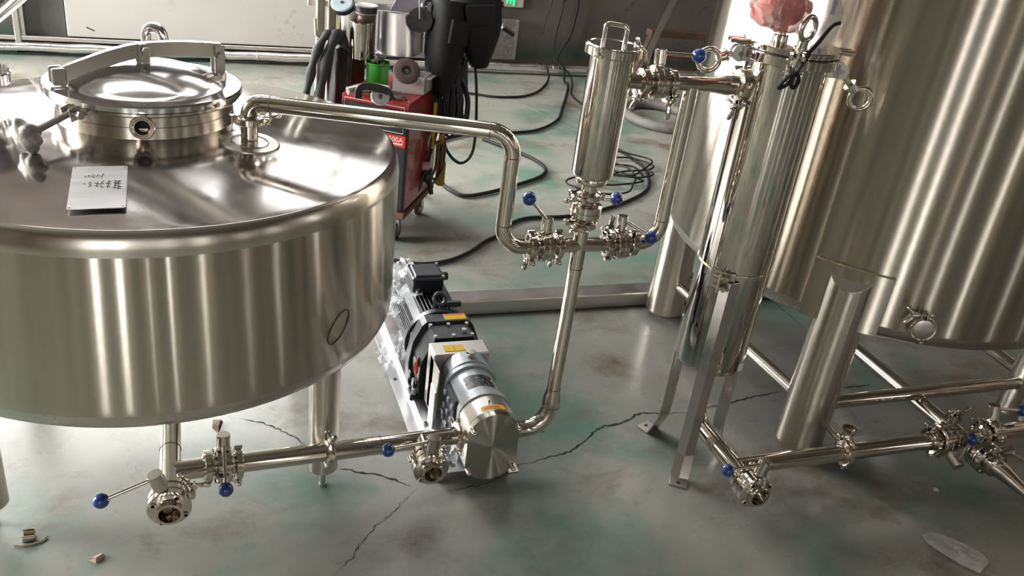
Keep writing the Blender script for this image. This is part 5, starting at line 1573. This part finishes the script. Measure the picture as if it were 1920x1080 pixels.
# ================================================================== WELDING CART
WA = Vector((0.818, 3.400, 0)); wsd = Vector((0.53, 0.848, 0)); wwd = Vector((-0.848, 0.53, 0))
def W(u, v, z): return WA + wwd * u + wsd * v + Vector((0, 0, z))      # u across the front (to the left), v to the back
WMt = Matrix(((wwd.x, wsd.x, 0, WA.x), (wwd.y, wsd.y, 0, WA.y), (0, 0, 1, 0), (0, 0, 0, 1)))
wm = thing('welding_machine', 'red welding machine with black front panel and knobs on castors', 'welder', tuple(W(0.15, 0.2, 0)))
cab = MB().box((0.15, 0.215, 0.375), (0.30, 0.40, 0.475), WMt, 0.006).build('cabinet', 'red', wm, 0.3)
MB().box((0.15, 0.012, 0.365), (0.292, 0.020, 0.44), WMt, 0.004).build('front_panel', 'black', wm, 0.3)
MB().box((0.15, 0.000, 0.455), (0.288, 0.006, 0.050), WMt, 0.002).build('red_strip', 'redbright', wm, 0.3)
tm = axm(W(0.016, -0.0032, 0.461), -wsd, -wwd)
text_mesh('500A', 0.030, tm, 'printed_rating', 'plywhite', wm, align='RIGHT')
MB().box((0.038, -0.0035, 0.444), (0.040, 0.001, 0.006), WMt).build('printed_line', 'plywhite', wm)
MB().ribbon([W(u, -0.0005, z) for u, z in ((0.02, 0.49), (0.28, 0.49), (0.28, 0.60), (0.02, 0.60))], 0.002, 0.003, tuple(-wsd), closed=True).build('dial_outline', 'plywhite', wm)
for u in (0.045, 0.085, 0.125, 0.165, 0.205, 0.245):
    kb = MB().cyl(W(u, 0.002, 0.530), W(u, -0.014, 0.530), 0.0125, 20, b=0.002).build('dial_knob', 'black', wm)
    MB().cyl(W(u, -0.014, 0.530), W(u, -0.0155, 0.530), 0.0085, 16).build('knob_cap', 'plywhite', kb)
    MB().torus(0.0175, 0.0012, axm(W(u, 0.001, 0.530), wsd), 20, 6, -0.6, 3.9).build('dial_scale', 'plywhite', wm)
MB().box((0.15, 0.215, 0.118), (0.31, 0.42, 0.028), WMt, 0.003).build('base_frame', 'rust', wm)
for u in (0.03, 0.27):
    for v in (0.02, 0.33):
        MB().box((u, v, 0.096), (0.04, 0.05, 0.016), WMt, 0.002).box((u - 0.014, v, 0.07), (0.004, 0.03, 0.05), WMt).box((u + 0.014, v, 0.07), (0.004, 0.03, 0.05), WMt).build('castor_fork', 'galv', wm)
        MB().cyl(W(u - 0.011, v, 0.042), W(u + 0.011, v, 0.042), 0.042, 24, b=0.004).build('castor_wheel', 'grease', wm)
for z in (0.2, 0.43):
    MB().sphere(W(-0.001, 0.03, z), 0.004, 8, 6).build('screw', 'bead', wm)
for pts in ([(0.14, 0.50), (0.20, 0.44), (0.12, 0.33), (0.24, 0.30)], ):
    pass
# paler, pinker irregular patches on the red side
for (v, z, sv_, sz_) in ((0.12, 0.30, 0.03, 0.07), (0.20, 0.40, 0.025, 0.09), (0.10, 0.22, 0.04, 0.03), (0.16, 0.52, 0.05, 0.02), (0.05, 0.42, 0.012, 0.05)):
    pol = [(v + sv_ * 0.5 * cos(a) * (1 + 0.35 * noise.noise(Vector((a, v * 9, 1)))), z + sz_ * 0.5 * sin(a) * (1 + 0.35 * noise.noise(Vector((a, z * 9, 4))))) for a in [k * 2 * pi / 12 for k in range(12)]]
    MB().add([W(-0.0004, a, b) for a, b in pol], [tuple(range(12))]).build('pale_patch', plain('pale_red_patch', (0.42, 0.10, 0.10), 0.5), cab, 0)

# rack of posts and shelf behind the machine
rk = thing('tool_rack', 'cream painted post rack with a steel cross bar above the welding machine', 'rack', tuple(W(0.2, 0.42, 0)))
for x, y, nm in ((0.508, 3.80, 'post'), (0.560, 3.83, 'post'), (1.03, 3.93, 'post')):
    MB().box((x, y, 0.75), (0.034, 0.034, 1.5), None, 0.004).build(nm, 'cream', rk, 0.3)
MB().tube([(0.485, 3.78, 0.86), (0.485, 3.75, 0.80), (0.50, 3.75, 0.785)], 0.006, 8).build('hook', 'cream', rk)
MB().box((0.77, 3.84, 0.912), (0.62, 0.016, 0.026), None, 0.002).build('cross_bar', 'galv', rk, 0.3)
MB().box((0.80, 3.86, 0.700), (0.56, 0.10, 0.014), None, 0.002).build('shelf', 'charcoal', rk, 0.3)
MB().box((0.635, 3.80, 0.50), (0.022, 0.022, 1.0), None, 0.002).build('yellow_post', 'yellowpaint', rk, 0.3)
MB().box((0.677, 3.83, 0.60), (0.06, 0.03, 0.36), None, 0.002).build('back_plate', 'grease', rk, 0.3)
# steel cups and boxes hung on the rack
def can(cx, cy, z0, z1, r0, r1, name, label, mat='pipe'):
    t = thing(name, label, 'container', (cx, cy, z0), 'steel containers on the tool rack')
    MB().lathe([(0.0, z0), (r0 - 0.002, z0), (r0, z0 + 0.002), (r1, z1 - 0.006), (r1 + 0.001, z1), (r1 - 0.003, z1), (r1 - 0.004, z1 - 0.01), (r0 - 0.003, z0 + 0.006), (0.0, z0 + 0.006)], 48, T(cx, cy, 0)).build('wall', mat, t, 0.5)
    MB().torus(r1 + 0.0005, 0.0016, T(cx, cy, z1), 36, 6).build('rim', mat, t)
    return t
can(0.672, 3.735, 0.716, 0.868, 0.048, 0.052, 'steel_cup', 'ribbed stainless cup holding a brown jar on the tool rack')
jr = thing('brown_jar', 'brown plastic jar with black cap standing in the stainless cup', 'jar', (0.688, 3.735, 0.76))
MB().lathe([(0, 0.728), (0.040, 0.728), (0.042, 0.74), (0.042, 0.905), (0.0, 0.905)], 32, T(0.688, 3.735, 0)).build('jar_body', 'amber', jr, 0.5)
MB().lathe([(0.043, 0.903), (0.0445, 0.905), (0.0445, 0.928), (0.043, 0.931), (0.0, 0.931)], 32, T(0.688, 3.735, 0)).build('jar_cap', 'rubber', jr, 0.5)
MB().torus(0.0445, 0.0014, T(0.688, 3.735, 0.904), 32, 6).build('cap_ring', 'plywhite', jr)
MB().cyl((0.688, 3.735, 0.931), (0.688, 3.735, 0.936), 0.047, 32).build('cap_disc', 'plywhite', jr)
# plain bin, open sheet box
bn = thing('sheet_bin', 'plain dull steel sheet bin left of the ribbed cup', 'container', (0.62, 3.78, 0.745))
MB().lathe([(0.0, 0.745), (0.044, 0.745), (0.058, 0.905), (0.055, 0.905), (0.042, 0.75), (0.0, 0.75)], 36, T(0.632, 3.785, 0)).build('wall', 'plate', bn, 0.5)
MB().box((0.586, 3.765, 0.840), (0.010, 0.02, 0.14), None, 0.001).build('yellow_edge', 'yellowpaint', bn)
bx = thing('sheet_box', 'wide bent steel sheet box with a pen mark on the tool rack', 'container', (0.84, 3.74, 0.735))
bs = MB()
n = 24
vs = []; fs = []
for i in range(n + 1):
    t = i / n
    x = 0.752 + 0.182 * t
    y = 3.755 - 0.065 * sin(pi * t) ** 0.7
    vs += [(x + 0.004, y, 0.738), (x - 0.006 * t, y + 0.012, 0.912)]
for i in range(n):
    fs.append((2 * i, 2 * i + 2, 2 * i + 3, 2 * i + 1))
m0 = len(vs)
vs += [(v[0], v[1] + 0.003, v[2]) for v in vs[:m0]]
fs += [tuple(m0 + k for k in f[::-1]) for f in fs[:n]]
for i in range(n):
    fs.append((2 * i, m0 + 2 * i, m0 + 2 * i + 2, 2 * i + 2)); fs.append((2 * i + 1, 2 * i + 3, m0 + 2 * i + 3, m0 + 2 * i + 1))
fs.append((0, 1, m0 + 1, m0)); fs.append((2 * n, m0 + 2 * n, m0 + 2 * n + 1, 2 * n + 1))
bs.add(vs, fs).build('curved_sheet', 'plate', bx, 0.5)
MB().box((0.845, 3.762, 0.738), (0.185, 0.09, 0.004)).box((0.845, 3.806, 0.82), (0.185, 0.004, 0.16)).build('back_sheet', 'plate', bx)
MB().tube([(0.868, 3.7025, 0.855), (0.868, 3.7025, 0.848), (0.875, 3.7030, 0.848), (0.876, 3.7020, 0.830)], 0.0012, 5).build('pen_mark', 'ink', bx)
MB().box((0.948, 3.735, 0.805), (0.020, 0.03, 0.115), None, 0.003).sphere((0.939, 3.718, 0.822), 0.007, 10, 8).build('side_bracket', 'plate', bx)
# papers and discs above
tag(MB().add([(0.800, 3.80, 0.905), (0.900, 3.78, 0.905), (0.985, 3.78, 1.02), (0.87, 3.80, 1.04), (0.800, 3.803, 0.905), (0.900, 3.783, 0.905), (0.985, 3.783, 1.02), (0.87, 3.803, 1.04)],
             [(0, 1, 2, 3), (7, 6, 5, 4), (0, 4, 5, 1), (1, 5, 6, 2), (2, 6, 7, 3), (3, 7, 4, 0)]).build('paper_sheet', 'paper', smooth=0), 'pale lilac paper sheet tucked behind the steel sheet box', 'paper')
gd = thing('grinding_disc', 'dark grinding disc hanging on a wire above the steel sheet box', 'disc', (0.905, 3.68, 0.91))
MB().cyl((0.903, 3.672, 0.900), (0.905, 3.678, 0.900), 0.052, 36).build('disc_plate', 'darkdisc', gd, 0.4)
MB().tube([(0.893, 3.668, 0.985), (0.899, 3.666, 0.905)], 0.002, 6).build('wire', 'plywhite', gd)
bd2 = thing('polishing_pad', 'round pale blue polishing pad with a dark rim at the top of the rack', 'pad', (0.585, 3.70, 0.92))
pmx = axm((0.583, 3.70, 0.935), (-0.22, -0.55, 0.80))
MB().lathe([(0.0, -0.012), (0.046, -0.012), (0.048, -0.008), (0.048, 0.010), (0.044, 0.013)], 36, pmx).build('pad_rim', 'rubber', bd2, 0.5)
MB().lathe([(0.046, 0.0125), (0.040, 0.016), (0.0, 0.016)], 36, pmx).build('pad_face', plain('pale_blue_pad', (0.55, 0.68, 0.76), 0.7), bd2, 0.5)
MB().cyl(pmx @ Vector((0, 0, 0.016)), pmx @ Vector((0, 0, 0.018)), 0.007, 14).build('pad_hub', 'rubber', bd2)
# leather gloves / sleeves hanging at the left
gl1 = [(0.575, 3.76, 0.770), (0.545, 3.74, 0.806), (0.512, 3.72, 0.790), (0.475, 3.70, 0.715), (0.455, 3.69, 0.63), (0.430, 3.68, 0.53)]
tag(MB().tube(spline(gl1, 6), [0.018 + 0.004 * sin(k * 0.9) for k in range(31)], 12).build('hanging_sleeve', 'cloth'), 'dark grey sleeve draped over the rack hook, outermost left', 'sleeve', 'dark sleeves on the rack')
gl2 = [(0.620, 3.77, 0.74), (0.592, 3.75, 0.800), (0.560, 3.72, 0.800), (0.530, 3.70, 0.73), (0.505, 3.68, 0.63), (0.480, 3.66, 0.50)]
tag(MB().tube(spline(gl2, 6), [0.023 + 0.004 * sin(k * 0.7) for k in range(31)], 12).build('hanging_sleeve', 'cloth'), 'wider dark grey sleeve draped right of the outermost one', 'sleeve', 'dark sleeves on the rack')
ap = MB()
vs = []; fs = []
for i in range(15):
    for j in range(9):
        u = i / 14; v = j / 8
        x = 0.535 + 0.105 * u
        z = 0.755 - 0.34 * v - 0.02 * abs(u - 0.5)
        y = 3.735 + 0.018 * sin(u * 13 + v * 2) - 0.01 * v
        vs.append((x, y, z))
for i in range(14):
    for j in range(8):
        a = i * 9 + j
        fs.append((a, a + 1, a + 10, a + 9))
ap.add(vs, fs)
apo = ap.build('leather_apron', 'cloth', smooth=0.9)
so = apo.modifiers.new('thick', 'SOLIDIFY'); so.thickness = 0.006
tag(apo, 'dark leather apron hanging between the sleeves and the yellow post', 'apron')

# things on top of the machine
ZTm = 0.6135
gcp = thing('green_cup', 'bright green plastic cup of small parts on the red machine', 'cup', (0.742, 3.70, ZTm))
MB().lathe([(0.0, ZTm), (0.044, ZTm), (0.046, ZTm + 0.004), (0.049, ZTm + 0.088), (0.0515, ZTm + 0.090), (0.0515, ZTm + 0.096), (0.047, ZTm + 0.096), (0.043, ZTm + 0.01), (0, ZTm + 0.01)], 36, T(0.742, 3.705, 0)).build('cup_wall', 'green', gcp, 0.5)
rr_ = random.Random(11)
for k in range(14):
    a = rr_.uniform(0, 6.28); r = rr_.uniform(0, 0.034)
    p = Vector((0.742 + r * cos(a), 3.705 + r * sin(a), ZTm + 0.092 + rr_.uniform(-0.006, 0.010)))
    d = Vector((rr_.uniform(-1, 1), rr_.uniform(-1, 1), rr_.uniform(-0.2, 0.8))).normalized()
    tag(MB().cyl(p - d * 0.014, p + d * 0.014, rr_.uniform(0.004, 0.008), 8).build('small_part', ['rubber', 'bead', 'charcoal', 'plywhite'][k % 4], smooth=0.5), 'small metal bit sticking out of the green cup', 'fastener', 'small parts in the green cup')
tag(MB().cyl((0.765, 3.765, 0.715), (0.765, 3.765, 0.735), 0.024, 24, b=0.003).build('white_cap', 'plywhite'), 'low white plastic cap behind the green cup', 'tub')  # flat white cap-like piece
wb = thing('white_box', 'open white cardboard box on the right of the red machine top', 'box', (0.86, 3.60, ZTm))
c0 = Vector((0.785, 3.590)); c1 = Vector((0.912, 3.556)); cdx = (c1 - c0).normalized(); cdy = Vector((0.53, 0.848)).normalized()
bxm = Matrix(((cdx.x, cdy.x, 0, c0.x), (cdx.y, cdy.y, 0, c0.y), (0, 0, 1, ZTm), (0, 0, 0, 1)))
for c, s, nm in (((0.066, 0.0015, 0.036), (0.132, 0.003, 0.072), 'box_side'), ((0.066, 0.113, 0.036), (0.132, 0.003, 0.072), 'box_side'), ((0.0015, 0.057, 0.036), (0.003, 0.11, 0.072), 'box_end'), ((0.1305, 0.057, 0.036), (0.003, 0.11, 0.072), 'box_end'), ((0.066, 0.057, 0.0015), (0.13, 0.11, 0.003), 'box_bottom')):
    MB().box(c, s, bxm).build(nm, 'white', wb, 0)
MB().box((0.141, 0.057, 0.066), (0.026, 0.10, 0.002), bxm @ Matrix.Rotation(0.0, 4, 'Y')).build('box_flap', 'white', wb, 0)
MB().ribbon([bxm @ Vector((0.1325, 0.012, 0.010)), bxm @ Vector((0.1325, 0.012, 0.07))], 0.001, 0.004, tuple(wsd)).build('box_slit', 'ink', wb, 0)
fd = thing('flap_disc', 'brown abrasive flap disc resting on the white box', 'disc', (0.84, 3.58, 0.68))
fmx = axm((0.842, 3.592, 0.703), (-0.12, -0.80, 0.60))
MB().lathe([(0.022, 0.0), (0.054, -0.002), (0.057, 0.001), (0.054, 0.007), (0.040, 0.011), (0.022, 0.010), (0.022, 0.0)], 40, fmx).build('abrasive_ring', 'abrasive', fd, 0.5)
MB().lathe([(0.0085, 0.0), (0.024, 0.0), (0.024, 0.007), (0.014, 0.003), (0.0085, 0.003), (0.0085, 0)], 30, fmx).build('hub', 'rubber', fd, 0.5)
# angle grinder lying on the machine
ag = thing('angle_grinder', 'angle grinder with a curved black guard lying on the red machine', 'grinder', (0.68, 3.49, ZTm))
MB().tube([(0.585, 3.515, 0.634), (0.63, 3.53, 0.640), (0.70, 3.545, 0.640), (0.76, 3.545, 0.636)], [0.016, 0.020, 0.021, 0.018], 14).build('grinder_body', 'galv', ag)
garc = [(0.622 + 0.0 * k, 3.475, 0.618) for k in range(1)]
garc = spline([(0.622, 3.478, 0.616), (0.626, 3.476, 0.655), (0.650, 3.472, 0.668), (0.700, 3.464, 0.664), (0.740, 3.457, 0.650), (0.752, 3.452, 0.618)], 6)
MB().ribbon(garc, 0.028, 0.012, (0.15, -1, 0)).build('guard', 'rubber', ag, 0.4)
MB().lathe([(0.0, 0.0), (0.036, 0.0), (0.038, 0.003), (0.036, 0.006), (0.0, 0.008)], 32, axm((0.707, 3.452, 0.630), (-0.1, -0.75, 0.65))).build('cutting_wheel', 'plate', ag, 0.5)
MB().cyl((0.707, 3.446, 0.635), (0.706, 3.440, 0.641), 0.008, 14).build('spindle', 'rubber', ag)
tag(MB().cyl((0.775, 3.53, ZTm), (0.775, 3.53, ZTm + 0.008), 0.052, 32).build('spare_disc', 'abrasive'), 'flat brown disc lying under the grinder on the red machine', 'disc')
tag(MB().tube([(0.775, 3.470, 0.618), (0.815, 3.468, 0.622), (0.822, 3.440, 0.618)], 0.0045, 8).build('small_key', 'fitting'), 'small bright steel key at the right of the grinder', 'key')
tag(MB().tube([(0.785, 3.60, 0.70), (0.83, 3.66, 0.716), (0.90, 3.65, 0.72)], 0.006, 8).build('torch_tip', 'cable'), 'short black torch lead behind the flap disc', 'lead')

# two black welding helmets hanging on the right of the rack
def helmet(c, w, h, d, yaw, label, roll=0.0):
    t = thing('welding_helmet', label, 'helmet', c, 'black welding helmets')
    m_ = T(*c) @ Matrix.Rotation(yaw, 4, 'Z') @ Matrix.Rotation(roll, 4, 'Y')
    vs = []; fs = []; nu, nv = 16, 24
    for i in range(nu + 1):
        u = i / nu
        z = h * (0.5 - u)
        taper = 1.0 if u < 0.45 else 1.0 - 0.62 * ((u - 0.45) / 0.55) ** 1.4
        for j in range(nv + 1):
            a = pi * j / nv
            ex = abs(cos(a)) ** 0.75 * (1 if cos(a) > 0 else -1)
            ey = abs(sin(a)) ** 0.65
            vs.append((w / 2 * taper * ex, -d * ey * (0.82 + 0.18 * sin(pi * u)), z))
    for i in range(nu):
        for j in range(nv):
            q = i * (nv + 1) + j
            fs.append((q, q + nv + 1, q + nv + 2, q + 1))
    n0 = len(vs)
    o = MB().add(vs, fs, m_).build('mask_shell', 'helmet', t, 0.9)
    sm = o.modifiers.new('thick', 'SOLIDIFY'); sm.thickness = 0.004
    MB().box((0, -d * 0.99, h * 0.20), (w * 0.62, 0.018, h * 0.26), m_, 0.004).build('lens_frame', 'helmet', t, 0.3)
    MB().tube([m_ @ Vector(p) for p in spline([(-w / 2 * 0.98, 0.0, h * 0.25), (-w * 0.4, 0.09, h * 0.35), (0, 0.13, h * 0.4), (w * 0.4, 0.09, h * 0.35), (w / 2 * 0.98, 0, h * 0.25)], 6)], 0.009, 8).build('head_band', 'charcoal', t)
    for s in (-1, 1):
        MB().cyl(m_ @ Vector((s * w / 2, -0.02, h * 0.25)), m_ @ Vector((s * (w / 2 + 0.014), -0.02, h * 0.25)), 0.016, 16).build('side_knob', 'black', t)
    return t
helmet((1.012, 3.72, 0.790), 0.155, 0.40, 0.12, 0.35, 'black welding helmet hanging beside the steel sheet box', 0.12)
helmet((1.178, 3.76, 0.880), 0.205, 0.33, 0.15, -0.15, 'black welding helmet with a bracket, rightmost on the rack', -0.12)
hb = thing('lamp_bracket', 'small dark hinged bracket sticking out right of the right helmet', 'bracket', (1.31, 3.74, 0.86))
hm_ = axm((1.318, 3.735, 0.862), (0.45, -0.25, 0.9), (0.8, 0, -0.6))
MB().box((0, 0, 0), (0.062, 0.034, 0.014), hm_, 0.002).build('bracket_body', 'black', hb, 0.3)
MB().box((0, 0.0, 0.008), (0.050, 0.024, 0.003), hm_).build('grey_face', 'cloth', hb, 0.3)
MB().ribbon([hm_ @ Vector((-0.030, 0.018, 0.006)), hm_ @ Vector((0.030, 0.018, 0.006))], 0.003, 0.006).build('bright_edge', 'plywhite', hb)
tag(MB().box((0.985, 3.69, 0.925), (0.018, 0.010, 0.032), Matrix.Rotation(0, 4, 'Y'), 0.002).build('yellow_tag', 'yellowpaint'), 'small yellow clip above the left helmet', 'clip')
tag(MB().box((0.944, 3.69, 0.905), (0.012, 0.012, 0.040), None, 0.002).cyl((0.944, 3.69, 0.875), (0.944, 3.69, 0.89), 0.009, 12).build('steel_fitting', 'fitting'), 'bright steel torch fitting right of the dark grinding disc', 'fitting')
tag(MB().box((0.965, 3.70, 0.94), (0.05, 0.03, 0.06), None, 0.01).build('tool_bundle', 'cloth'), 'dark bundle of tool ends above the left helmet', 'tool')
# white-and-red packet between the helmets
pk = thing('packet', 'white packet with a red stripe wedged between the two helmets', 'packet', (1.085, 3.70, 0.755))
pkm = axm((1.088, 3.685, 0.765), (0.1, -1, 0.2), (0.75, 0, -0.65))
MB().box((0, 0, 0), (0.052, 0.060, 0.012), pkm, 0.002).build('packet_body', 'white', pk)
MB().box((0, 0.008, 0.0065), (0.053, 0.008, 0.001), pkm).build('red_stripe', 'redbright', pk)
# bundle of hanging welding cables: every lead is its own thing
rc = random.Random(21)
for k in range(28):
    t = k / 27
    x0 = 1.075 + 0.04 * rc.uniform(-1, 1); y0 = 3.69 + rc.uniform(-0.03, 0.03); z0 = 0.745 + rc.uniform(-0.02, 0.02)
    xb = 0.965 + 0.175 * t + rc.uniform(-0.008, 0.008)
    zb = 0.435 + rc.uniform(-0.02, 0.05)
    yb = 3.66 + 0.05 * t + rc.uniform(-0.02, 0.02)
    pts = [(x0, y0, z0), (x0 + (xb - x0) * 0.45, (y0 + yb) / 2, z0 - 0.09), (xb - 0.004, yb, (z0 + zb) / 2 - 0.02), (xb, yb, zb + 0.03), (xb + 0.018, yb - 0.01, zb), (xb + 0.030, yb - 0.005, zb + 0.05), (xb + 0.018, yb, (z0 + zb) / 2), (x0 + 0.012, y0 + 0.01, z0 - 0.01)]
    tag(MB().tube(spline(pts, 5), rc.uniform(0.0055, 0.0075), 7).build('welding_lead', ['cable', 'cable', 'cloth', 'rubber'][k % 4]), 'loop of dark cable in the thick bundle hanging under the helmets', 'cable', 'hanging welding leads')
tag(MB().torus(0.022, 0.006, axm((1.098, 3.665, 0.735), (0.8, -0.6, 0)), 24, 8).build('cable_hook', 'cloth'), 'grey ring holding the top of the hanging cable bundle', 'ring')
cable('hanging_cable', [(1.09, 3.72, 0.48), (1.06, 3.70, 0.38), (1.09, 3.70, 0.30), (1.15, 3.70, 0.255), (1.205, 3.72, 0.29), (1.22, 3.74, 0.40), (1.205, 3.75, 0.60), (1.18, 3.76, 0.75)], 0.007, 'thin black cable hanging in a wide loop right of the bundle')
cable('hanging_cable', [(1.10, 3.72, 0.46), (1.12, 3.74, 0.40), (1.10, 3.76, 0.36), (1.06, 3.75, 0.42), (1.07, 3.73, 0.47)], 0.007, 'small black cable loop under the bundle')
for k, (dx, dz) in enumerate(((0, 0), (0.018, -0.02), (0.036, 0.01))):
    cable('hanging_cable', [(0.985 + dx, 3.66, 0.46), (0.965 + dx, 3.65, 0.36 + dz), (0.945 + dx, 3.64, 0.26 + dz), (0.975 + dx, 3.64, 0.19 + dz), (1.015 + dx, 3.65, 0.24 + dz), (1.022 + dx, 3.66, 0.36)], 0.006,
          ['dark cable loop beside the yellow ruler, nearest the red side', 'dark cable loop in front of the yellow ruler', 'dark cable loop at the right edge of the yellow ruler'][k], group='cable loops by the ruler', mat='grease')
ru = thing('yellow_ruler', 'yellow plastic strip with holes hanging low beside the red machine', 'ruler', (1.045, 3.70, 0.15))
MB().prism([(0.0, 0.0), (0.012, -0.008), (0.034, -0.008), (0.042, 0.0), (0.042, 0.105), (0.036, 0.118), (0.026, 0.122), (0.026, 0.42), (0.004, 0.42), (-0.002, 0.12)], 0.006, Matrix(((1, 0, 0.1, 1.035), (0, 0, -1, 3.695), (-0.04, 1, 0, 0.155), (0, 0, 0, 1)))).build('ruler_blade', 'ochre', ru, 0.3)
for k in range(8):
    MB().cyl((1.052 + 0.014 * (k % 2), 3.6885, 0.175 + 0.011 * k), (1.052 + 0.014 * (k % 2), 3.6875, 0.175 + 0.011 * k), 0.0025, 8).build('hole', 'ink', ru)
tag(MB().box((0.985, 3.62, 0.485), (0.016, 0.016, 0.16), None, 0.003).box((0.988, 3.625, 0.40), (0.013, 0.012, 0.1), None, 0.003).build('yellow_strap', 'yellowpaint'), 'narrow yellow strap hanging down the red side', 'strap')
tag(MB().box((0.955, 3.585, 0.285), (0.040, 0.03, 0.035), Matrix.Rotation(0, 4, 'Z'), 0.008).build('pink_plug', plain('pink_plug', (0.62, 0.42, 0.42), 0.5)), 'pinkish plug hanging at the lower right of the red side', 'plug')
ec = thing('earth_clamp', 'black earth clamp hanging below the pink plug', 'clamp', (0.965, 3.60, 0.15))
for s in (-1, 1):
    MB().tube(spline([(0.975 + s * 0.006, 3.60, 0.265), (0.962 + s * 0.018, 3.595, 0.225), (0.958 + s * 0.026, 3.59, 0.185), (0.955 + s * 0.036, 3.585, 0.150)], 5), 0.011, 8).build('jaw', 'rubber', ec)
MB().sphere((0.968, 3.597, 0.228), 0.022, 12, 8).build('spring', 'rubber', ec)
